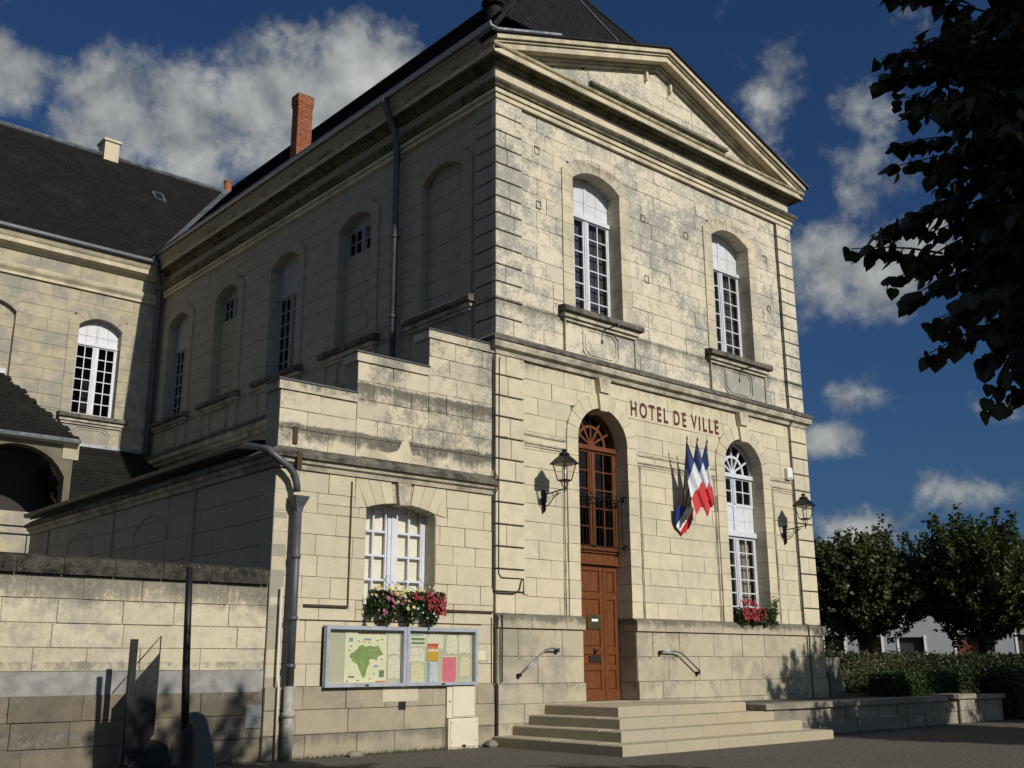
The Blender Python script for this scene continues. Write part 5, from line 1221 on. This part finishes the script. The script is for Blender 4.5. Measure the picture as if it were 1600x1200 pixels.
sheet('leaflet', 'red, orange and yellow leaflet in the right notice board', -1.355, -1.165, 1.215, 1.455, 'print_yellow', [('red_strip', rct(0, .84, 1, 1), 'print_red'), ('orange_strip', rct(0, .70, 1, .84), 'print_orange'), ('pale_strip', rct(.0, .52, 1, .68), 'paper_cream')], pins=False, cat='leaflet').location.y -= .006
sheet('leaflet', 'pale blue leaflet below the red and yellow one', -1.345, -1.155, .925, 1.20, 'paper_blue', [('side_bar', rct(.02, .02, .2, .98), 'print_blue')], cat='leaflet')
sheet('notice', 'pink notice in the right notice board', -1.09, -.82, .90, 1.28, 'paper_map', [('pink_panel', [(.08, .04), (.92, .04), (.97, .1), (.97, .9), (.92, .97), (.08, .97), (.03, .9), (.03, .1)], 'paper_pink')])
sheet('notice', 'white notice above the pink one', -1.01, -.80, 1.31, 1.58, 'paper_white'); sheet('notice', 'narrow white notice in the top right corner of the right board', -.78, -.57, 1.32, 1.59, 'paper_white'); sheet('notice', 'beige notice at the right edge of the right board', -.76, -.56, .99, 1.27, 'paper_cream')
t = thing('stone_plaque', 'faint worn sign on the stone right of the notice boards', 'sign', (-.3, -.01, 1.2)); mb = MB(); mb.fbox(F_front, -.43, -.19, 1.20, 1.42, .004, .012); mb.build('panel', 'cornice_stone', t); mb = MB(); mb.fbox(F_front, -.40, -.22, 1.23, 1.36, .012, .014); mb.build('faded_text', 'paper_cream', t)
mb = MB()
for a, b in ((-.42, 1.21), (-.20, 1.21), (-.42, 1.41), (-.20, 1.41)): mb.lathe(F_front(a, b, .014), [(0, -.01), (.01, 0), (0, .01)], 6)
mb.build('screws', 'sign_dark', t)

# meter cabinets, wall plate
t = thing('meter_cabinet', 'upper cream meter cabinet below the notice boards', 'cabinet', (-.75, -.06, .42), 'meter cabinets'); mb = MB(); mb.fbox(F_front, -1.005, -.49, .425, .865, .0, .085); mb.build('box', 'cabinet_cream', t)
mb = MB(); mb.prism(F_front, [(-.905, .44), (-.50, .44), (-.50, .855), (-.905, .855)], .086, .10, ch=.006); d_ = mb.build('door', 'cabinet_cream', t); mb = MB(); mb.fbox(F_front, -.965, -.945, .64, .66, .085, .092); mb.build('lock', 'dark_iron', t)
t = thing('meter_cabinet', 'lower cream meter cabinet standing on the gravel', 'cabinet', (-.75, -.06, 0), 'meter cabinets'); mb = MB(); mb.fbox(F_front, -1.01, -.46, .0, .415, .0, .13); mb.build('box', 'cabinet_cream', t)
mb = MB(); mb.prism(F_front, [(-.98, .02), (-.49, .02), (-.49, .40), (-.98, .40)], .131, .142, ch=.006); mb.build('door', 'cabinet_cream', t); mb = MB(); mb.fbox(F_front, -.77, -.70, .03, .055, .142, .15)
for a, b in ((-.96, .1), (-.51, .1), (-.96, .36), (-.51, .36)): mb.fbox(F_front, a-.006, a+.006, b-.006, b+.006, .142, .147)
mb.build('screws', 'dark_iron', t)
t = thing('wall_plate', 'square grey access plate in the foot of the boundary wall', 'plate', (-3.97, 0, .4)); mb = MB(); mb.prism(F_front, [(-4.13, .40), (-3.905, .40), (-3.905, .68), (-4.13, .68)], -.02, .015, ch=.006); mb.build('cover', 'plate_grey', t); mb = MB(); mb.lathe(F_front(-3.94, .53, .017), [(0, -.012), (.012, 0), (0, .012)], 6); mb.build('catch', 'dark_iron', t)

# flower boxes
def leafquad(mb, c, size, rg, mi=0, droop=.3):
    d = Vector((rg.uniform(-1, 1), rg.uniform(-1, 1), rg.uniform(-.8, .6)-droop)).normalized(); n = Vector((rg.uniform(-1, 1), rg.uniform(-1, .3), rg.uniform(0, 1))).normalized()
    s_ = d.cross(n)
    if s_.length < .1: return
    s_ = s_.normalized()*size*.42; L_ = d*size; k = Vector(c); nn = s_.cross(d).normalized()*size*.10
    mb.add([k, k+L_*.35+s_+nn, k+L_, k+L_*.35-s_+nn], [(0, 1, 2), (0, 2, 3)], rg.random(), mi)
def bloom(mb, c, r_, rg):
    n = Vector((rg.uniform(-.5, .5), -1, rg.uniform(-.2, .9))).normalized(); a = n.cross(Vector((.3, .2, 1))).normalized(); b = n.cross(a); c = Vector(c); v = [c+n*r_*.25]; k = 10
    for i in range(k): q = r_*(1 if i % 2 else .62); v.append(c+a*q*math.cos(2*math.pi*i/k)+b*q*math.sin(2*math.pi*i/k)+n*rg.uniform(-.15, .15)*r_)
    mb.add(v, [(0, i+1, (i+1) % k+1) for i in range(k)], rg.random())
def flower_box(label, s0, s1, z0, y0, spec, seed, n_leaf, trail=.3, light=()):
    t = thing('flower_box', label, 'flower box', ((s0+s1)/2, y0, z0)); rg = random.Random(seed)
    mb = MB(); mb.box((s0+.12, y0+.0, z0), (s1-.12, y0+.14, z0+.14)); mb.build('trough', 'planter', t)
    mb = MB()
    for i in range(n_leaf):
        s = rg.uniform(s0, s1); u = rg.random(); y = y0-.06-.12*rg.random(); z = z0+.24-u*(.26+trail*(.5+.5*math.sin(s*17+seed)))
        leafquad(mb, (s, y, z), rg.uniform(.035, .07), rg)
    mb.build('foliage', 'plant_leaf', t, kind='stuff')
    if light:
        mb = MB()
        for a, b in light:
            for i in range(60): leafquad(mb, (a+rg.gauss(0, .05), y0-.12-.05*rg.random(), z0+.14+rg.gauss(b, .07)), rg.uniform(.04, .07), rg)
        mb.build('pale_foliage', 'plant_leaf_light', t, kind='stuff')
    mb = MB()
    for i in range(9):
        s = rg.uniform(s0+.05, s1-.05); h_ = rg.uniform(.28, .46); mb.tube([(s, y0-.05, z0+.1), (s+.03, y0-.08, z0+h_*.8), (s+.09*rg.choice((-1, 1)), y0-.1, z0+h_)], .004, 4)
    mb.build('stalks', 'plant_leaf', t)
    for mat, cnt, a, b, lo, hi, r_ in spec:
        mb = MB()
        for i in range(cnt): bloom(mb, (rg.uniform(a, b), y0-.17-.06*rg.random(), z0+rg.uniform(lo, hi)), r_*rg.uniform(.7, 1.25), rg)
        mb.build('blooms', mat, t, kind='stuff')
flower_box('window box of mixed cream, pink and red flowers under the annex window', -2.42, -1.14, 1.93, -.02, [('flower_cream', 34, -2.42, -1.85, .16, .32, .032), ('flower_cream', 10, -1.7, -1.3, .2, .32, .03), ('flower_cream', 5, -2.0, -1.6, -.05, .15, .03), ('flower_pink', 16, -2.25, -1.65, -.12, .2, .032), ('flower_white', 16, -2.3, -1.2, -.15, .12, .018), ('flower_red', 40, -1.45, -1.14, -.08, .24, .036), ('flower_red', 12, -1.75, -1.4, .12, .26, .034)], 301, 2600, .20)
flower_box('window box of red geraniums under the white arched window', 5.90, 7.06, 1.94, -.02, [('flower_red', 85, 5.9, 6.45, .0, .38, .04), ('flower_red', 10, 6.45, 6.7, .0, .25, .035)], 302, 1500, .06, light=((7.0, .10), (7.05, .2), (6.95, -.02)))

# ================================================================== STREET FURNITURE ON THE LEFT
t = thing('street_post', 'tall thin dark post in front of the boundary wall', 'post', (-5.78, -2.0, 0)); mb = MB(); mb.tube([(-5.80, -2.0, 0), (-5.87, -2.0, 1.2), (-5.91, -2.0, 2.14)], [.045, .038, .034], 10); mb.build('shaft', 'sign_dark', t, smooth=True); mb = MB(); mb.lathe((-5.80, -2.0, 0), [(.075, 0), (.075, .52), (.05, .6), (.04, .6)], 10); mb.build('sleeve', 'sign_dark', t)
mb = MB(); mb.lathe((-5.91, -2.0, 2.135), [(.036, 0), (.038, .012), (.0, .02)], 10); mb.build('cap', 'sign_dark', t)
t = thing('slanted_screen', 'dark slanted screen with a clear top strip on a post by the boundary wall', 'screen', (-5.75, -.6, 0)); F_s = frame_y(-.55)
mb = MB(); mb.fbox(F_s, -5.90, -5.79, 0, .85, 0, .06); mb.fbox(F_s, -5.885, -5.815, .85, 1.45, 0, .06); mb.build('post', 'sign_dark', t)
par = lambda z0, z1: [(-5.79, z0), (-5.54, z0+.30), (-5.54, z1+.30), (-5.79, z1)]
for z0, z1 in ((.12, .36), (.37, .72), (.73, 1.0)):
    mb = MB(); mb.prism(F_s, par(z0, z1), .01, .04); mb.build('panel', 'sign_dark', t)  # near-black colour stands in for the panel's unlit face
mb = MB(); mb.prism(F_s, par(1.0, 1.19), .015, .03); mb.build('clear_strip', 'glass_clear', t)
mb = MB(); mb.tube([F_s(-5.79, 1.19, .025), F_s(-5.54, 1.49, .025), F_s(-5.54, .42, .025)], .008, 4); mb.build('edging', 'sign_dark', t)
mb = MB(); mb.box((-5.9, -.75, 0), (-5.3, -.45, .10)); mb.prism(F_s, [(-5.88, .1), (-5.36, .1), (-5.42, .30), (-5.52, .36), (-5.6, .30)], -.1, .15); mb.build('foot', 'sign_dark', t)
t = thing('leaning_slab', 'rounded grey slab behind the foot of the thin dark post', 'slab', (-5.6, -1.6, 0)); F_s = frame_y(-1.6)
mb = MB(); mb.prism(F_s, [(-5.64, 0), (-5.27, 0), (-5.33, .30), (-5.42, .58), (-5.47, .66), (-5.53, .69), (-5.64, .68)], -.06, .06, ch=.02); mb.build('body', 'slab_grey', t); mb = MB(); mb.tube([F_s(-5.285, .0, .055), F_s(-5.345, .30, .055), F_s(-5.435, .58, .055), F_s(-5.475, .65, .055)], .013, 5); mb.build('rim', 'plate_grey', t)

# ================================================================== VEGETATION
def heart(c, d, n, size, bend):
    """outline of a lime leaf as a folded fan: tip along d, face normal n"""
    s_ = d.cross(n).normalized(); o = []
    for a, b in ((.0, .0), (-.06, .22), (.10, .46), (.38, .50), (.68, .30), (1.0, 0), (.68, -.30), (.38, -.50), (.10, -.46), (-.06, -.22)):
        o.append(Vector(c)+d*a*size+s_*b*size+n*(-bend*abs(b)*size-.25*a*a*size*bend))
    return o
HF = [(0, 1, 2, 3), (0, 3, 4, 5), (0, 5, 6, 7), (0, 7, 8, 9)]
def shoots(rg, n, rx, rz_up, rz_dn, length, steps, up=.5):
    for i in range(n):
        th = rg.uniform(0, 2*math.pi); cz = rg.uniform(-.95, 1); sn = math.sqrt(1-cz*cz)
        d = Vector((sn*math.cos(th), sn*math.sin(th), cz)); lump = .90+.12*math.sin(3*th+1)*sn+.07*math.sin(7*th+4*cz)
        e = Vector((d.x*rx, d.y*rx, d.z*(rz_up if d.z > 0 else rz_dn)))*lump*rg.uniform(.80, 1.16)
        dirn = (d+Vector((0, 0, up))+Vector((rg.gauss(0, .2), rg.gauss(0, .2), rg.gauss(0, .2)))).normalized()
        L_ = length*rg.uniform(.6, 1.2); b = e-dirn*L_
        yield [b+(dirn*L_*k/steps) for k in range(steps+1)]
def make_crown_mesh(name, seed, n, rx, ru, rd, leaf, per, length=.75, up=.75, inner=500):
    rg = random.Random(seed); mb = MB()
    for pts in shoots(rg, n, rx, ru, rd, length, 6, up):
        for k in range(per):
            t = rg.random(); i = min(int(t*6), 5); p = pts[i]+(pts[i+1]-pts[i])*(t*6-i)+Vector((rg.gauss(0, .035), rg.gauss(0, .035), rg.gauss(0, .035)))
            leafquad(mb, p, leaf*rg.uniform(.7, 1.25), rg, droop=.35)
    for i in range(inner):        # inner foliage
        d = Vector((rg.gauss(0, 1), rg.gauss(0, 1), rg.gauss(0, 1))).normalized()*rg.uniform(.2, .82)
        leafquad(mb, (d.x*rx, d.y*rx, d.z*(ru if d.z > 0 else rd)), leaf*1.5, rg)
    me = mb.mesh(name); return me
def trunk_mesh(h, r_, crown_r, seed):
    rg = random.Random(seed); mb = MB(); mb.tube([(0, 0, -.1), (.02, .01, h*.5), (0, 0, h), (0, 0, h+.5)], [r_*1.25, r_, r_*1.05, r_*.6], 10)
    for k in range(9):
        a = 2*math.pi*k/9+rg.uniform(-.3, .3); q = rg.uniform(.6, .95)*crown_r; mb.tube([(0, 0, h-.1), (q*.45*math.cos(a), q*.45*math.sin(a), h+.35), (q*math.cos(a), q*math.sin(a), h+rg.uniform(.4, 1.5))], [r_*.6, r_*.4, r_*.18], 6)
    return mb.mesh('trunk')
CM = make_crown_mesh('crown', 401, 430, 1.80, 1.75, 1.55, .095, 52, .95, .95, 5200); CM.materials.append(MATS['lime_leaf'])
CM2 = make_crown_mesh('crown', 402, 430, 1.75, 1.85, 1.50, .095, 52, .95, 1.0, 5200); CM2.materials.append(MATS['lime_leaf'])
TM = trunk_mesh(2.3, .17, 1.3, 5); TM.materials.append(MATS['bark'])
def lime(label, x, y, zc, rz=0.0, sc_=1.0, sz_=1.0, mesh=CM):
    t = thing('lime_tree', label, 'tree', (x, y, 0), 'pollarded lime trees'); t.rotation_euler.z = rz; t.scale = (sc_, sc_, 1)
    c = bpy.data.objects.new('crown', mesh); col.objects.link(c); c.parent = t; c.location = (0, 0, zc); c.scale = (1, 1, sz_)
    b = bpy.data.objects.new('trunk', TM); col.objects.link(b); b.parent = t; b.scale = (1, 1, zc/3.7)
    return t
lime('round pollarded lime tree nearest the right corner of the town hall', 18.55, 4.7, 3.50, .3, 1.20, 1.06)
lime('broad pollarded lime tree at the right edge in front of the white house', 20.0, 1.75, 3.55, 2.1, 1.28, 1.08, CM2)
lime('smaller lime tree half hidden behind the town hall corner', 22.0, 9.6, 3.3, 1.2, .92, .85, CM2)
lime('lime tree cut off by the right picture edge', 21.6, -.9, 3.6, 4.0, 1.0, 1.0)
# the rest of the square's trees, and one added to shade the near tree, stand beside and behind the photographer; their shadows fall into the picture
lime('lime tree of the square right of the photographer, nearest the low wall', 8.7, -9.4, 4.7, .8, 1.05, 1.05, CM2)
lime('lime tree of the square right of the photographer, nearest the steps', 7.0, -10.3, 3.6, 2.2, 1.05, 1.0)
lime('lime tree of the square farthest right of the photographer', 12.9, -9.2, 4.6, 2.8, 1.0, 1.0)
lime('lime tree of the square beside the near one', -1.7, -12.7, 3.5, 5.0, 1.0, 1.0)
lime('unseen tall lime tree added to shade the near one', -4.9, -15.6, 5.7, 1.7, 1.25, 1.2, CM2)  # added out of view to darken the near crown
lime('lime tree of the square behind the photographer', -8.6, -17.8, 7.6, 3.3, 1.25, 1.5)

# the near lime tree, hanging into the picture at the upper right
NT_ = thing('lime_tree', 'dark near lime tree hanging into the picture at the upper right', 'tree', (-4.48, -11.62, 0), 'pollarded lime trees')
nc = Vector((-4.48, -11.62, 3.80)); rg = random.Random(77); leaves = []; tw = MB()
for pts in shoots(rg, 1350, 1.92, 3.3, 1.72, .66, 6, .06):
    pts = [nc+p for p in pts]
    for i in range(len(pts)): pts[i] = pts[i]-Vector((0, 0, .09*(i/6)**2))
    tw.tube(pts[::2], [.008, .006, .004, .003], 4)
    side = 1
    for k in range(26):
        t = .12+.88*k/25; i = min(int(t*6), 5); p = pts[i]+(pts[i+1]-pts[i])*(t*6-i); ax = (pts[i+1]-pts[i]).normalized(); lat = ax.cross(Vector((0, 0, 1)))
        lat = lat.normalized()*side if lat.length > .05 else Vector((1, 0, 0)); side = -side
        d = (lat*rg.uniform(.2, .8)+ax*rg.uniform(.1, .7)+Vector((0, 0, -rg.uniform(.4, 1.2)))).normalized()
        n_ = Vector((rg.gauss(0, .5), rg.gauss(0, .5), 1)); n_ = (n_-d*n_.dot(d)).normalized()
        leaves.append(heart(p+d*.02+Vector((rg.gauss(0, .02), rg.gauss(0, .02), rg.gauss(0, .02))), d, n_, rg.uniform(.058, .105), rg.uniform(.1, .5)))
tw.build('twigs', 'bark', NT_, kind='stuff')
mb = MB(); mb.tube([(-4.48, -11.62, -.1), (-4.73, -11.45, 1.4), (-4.48, -11.62, 2.6), (-4.48, -11.62, 4.5)], [.22, .17, .19, .06], 10)
for k in range(12):
    a = 2*math.pi*k/12; q = rg.uniform(.7, 1.3); mb.tube([nc+Vector((0, 0, -1.2)), nc+Vector((.5*q*math.cos(a), .5*q*math.sin(a), -.6)), nc+Vector((q*math.cos(a), q*math.sin(a), rg.uniform(-.6, 1.2)))], [.09, .06, .025], 6)
mb.build('trunk', 'bark', NT_)
def leaf_size(o):
    q = pix(o[0]); e = pix(o[5])
    if q is None or e is None or not (-20 < q[0] < 1600 and -20 < q[1] < 1200): return -1
    return 1.0/(o[0]-CAM).length
order = sorted(range(len(leaves)), key=lambda i: -leaf_size(leaves[i])); near = set(i for i in order[:300] if leaf_size(leaves[i]) > 0)
cr = MB()
for i, o in enumerate(leaves):
    if i not in near: cr.add(o, HF, rg.random())
for i in range(15000):
    d = Vector((rg.gauss(0, 1), rg.gauss(0, 1), rg.gauss(0, 1))).normalized()*rg.uniform(.3, .86); leafquad(cr, nc+Vector((d.x*1.8, d.y*1.8, d.z*(3.3 if d.z > 0 else 1.75))), .15, rg)
cro = cr.build('crown', 'lime_leaf_shaded', NT_, kind='stuff')
for i in near: lb = MB(); lb.add(leaves[i], HF, rg.random()); lb.build('leaf', 'lime_leaf_shaded', cro)

def hedge(name, label, x0, x1, y0, y1, z0, z1, mat, n, leaf, seed, rough=.05):
    t = thing(name, label, 'hedge', ((x0+x1)/2, (y0+y1)/2, z0)); rg = random.Random(seed)
    mb = MB(); mb.box((x0+.08, y0+.08, z0), (x1-.08, y1-.08, z1-.08)); mb.build('inner_branches', mat, t)
    mb = MB()
    for i in range(n):
        f = rg.random(); u, v_, w_ = rg.uniform(x0, x1), rg.uniform(y0, y1), rg.uniform(z0, z1)
        k = rg.choice('ffftse'); p = (u, y0, w_) if k == 'f' else (u, v_, z1) if k == 't' else (rg.choice((x0, x1)), v_, w_) if k == 's' else (u, v_, z1)
        leafquad(mb, (p[0]+rg.gauss(0, rough), p[1]+rg.gauss(0, rough), p[2]+rg.gauss(0, rough)), leaf*rg.uniform(.7, 1.3), rg, droop=-.2)
    mb.build('foliage', mat, t, kind='stuff')
hedge('box_hedge', 'low clipped bright green box hedge behind the low wall', 9.8, 12.15, -1.15, -.3, .48, .93, 'box_leaf', 9000, .045, 501, .025)
hedge('long_hedge', 'long dark hedge below the lime trees on the right', 11.2, 24, .9, 2.0, .3, 1.28, 'hedge_leaf', 16000, .07, 502, .06)
hedge('long_hedge', 'dark shrubby hedge at the far right end of the low wall', 12.6, 22, -2.2, -1.3, .0, .95, 'hedge_leaf', 12000, .07, 503, .09)
mb = MB(); rg = random.Random(12)
for i in range(900):
    x, y = rg.uniform(9.7, 13.5), rg.uniform(-.1, 1.0); h_ = rg.uniform(.35, 1.0); q = Vector((rg.gauss(0, .10), rg.gauss(0, .10), h_)); b = Vector((x, y, .5))
    mb.add([b, b+Vector((.008, .006, 0)), b+q], [(0, 1, 2)], rg.random())
    for k in range(4): leafquad(mb, b+q*rg.uniform(.4, 1), .05, rg)
tall = mb.build('tall_weeds', 'weed_leaf', kind='stuff'); tag(tall, 'dry tall weeds growing beside the right corner of the town hall', 'weeds')
mb = MB()
for i in range(1500):
    side = rg.random(); x = rg.uniform(-3.8, -.2) if side < .6 else rg.uniform(-9, -3.9); y = -.06-abs(rg.gauss(0, .05)); b = Vector((x, y, 0)); h_ = rg.uniform(.02, .07)
    mb.add([b, b+Vector((.008, 0, 0)), b+Vector((rg.gauss(0, .02), rg.gauss(0, .02)-.01, h_))], [(0, 1, 2)], rg.random())
tag(mb.build('wall_foot_grass', 'weed_leaf', kind='stuff'), 'thin dry grass along the foot of the annex wall', 'grass')
ST = MB(); o = []
for i in range(26):
    th = rg.uniform(0, 2*math.pi); 
mbs = MB(); mbs.lathe((0, 0, 0), [(.0, -.02), (.11, -.01), (.13, .03), (.09, .08), (.02, .10)], 7); st1 = mbs.build('loose_stone', 'stone_low'); st1.location = (-2.62, -.22, 0); st1.scale = (1, .8, .8); tag(st1, 'pale loose stone on the ground at the foot of the annex', 'stone')
st2 = st1.copy(); col.objects.link(st2); st2.location = (-.24, -.16, 0); st2.scale = (1.2, .8, 1.0); st2.rotation_euler.z = 1; st2['label'] = 'low loose stone against the left end of the steps'

# ================================================================== FAR HOUSE
hd = Vector((.889, .457, 0)); hr = Vector((hd.y, -hd.x, 0)); hc = Vector((37.5, 12.4, 0))
F_h = lambda s, z, d: tuple(hc+hr*s-hd*d+Vector((0, 0, z)))
HO = thing('far_house', 'low white house with dark doors behind the lime trees on the right', 'house', tuple(hc))
wins = [(-4.9, -4.0, .2, 2.45), (-3.2, -2.3, .2, 2.4), (-1.5, -.4, .2, 2.35), (1.0, 2.1, .2, 2.45), (3.6, 4.3, 1.3, 2.4), (5.6, 6.6, .2, 2.4)]
mb = MB()
for poly in clip(-6.6, 9, 0, 4.1, [Opening(a, b, c, d, 0) for a, b, c, d in wins]): mb.prism(F_h, poly, -.4, 0)
mb.build('wall', 'house_white_shaded', HO)
for i, (a, b, c, d) in enumerate(wins):
    mb = MB(); mb.fbox(F_h, a, b, c, d, -.25, -.2); o = mb.build('door' if c < 1 else 'window', 'house_shutter' if i % 2 else 'interior', HO)
    mb = MB(); mb.fbox(F_h, a-.10, a, c, d+.08, -.05, .03); mb.fbox(F_h, b, b+.10, c, d+.08, -.05, .03); mb.build('frame', 'enamel_white', o)
mb = MB(); mb.fbox(F_h, -6.55, -6.05, .4, 2.6, 0, .05); mb.build('orange_shutter', 'house_orange', HO)
mb = MB(); pts = [(-6.9, 4.08, .3), (9.2, 4.08, .3), (9.2, 5.3, -3), (-6.9, 5.3, -3)]; mb.add([F_h(*p) for p in pts], [(0, 1, 2, 3)]); mb.add([F_h(-6.9, 5.3, -3), F_h(9.2, 5.3, -3), F_h(9.2, 4.08, -6.3), F_h(-6.9, 4.08, -6.3)], [(0, 1, 2, 3)]); rfh = mb.build('roof', 'roof_tile_far', HO)
mb = MB(); mb.fbox(F_h, -6.6, 9, 0, 3.25, -6, -5.8); mb.build('rear_wall', 'house_white_shaded', HO)
an = thing('antenna', 'thin television antenna rising between the two lime trees', 'antenna', F_h(-1.9, 5.3, -3)); mb = MB(); mb.tube([F_h(-1.9, 4.9, -3), F_h(-1.9, 7.6, -3)], .03, 5); mb.build('mast', 'dark_iron', an)
mb = MB(); mb.tube([F_h(-2.7, 7.45, -3), F_h(-1.3, 7.45, -3)], .02, 4)
for k in range(7): mb.tube([F_h(-2.6+k*.2, 7.45, -3.3), F_h(-2.6+k*.2, 7.45, -2.7)], .012, 4)
mb.build('boom', 'dark_iron', an)
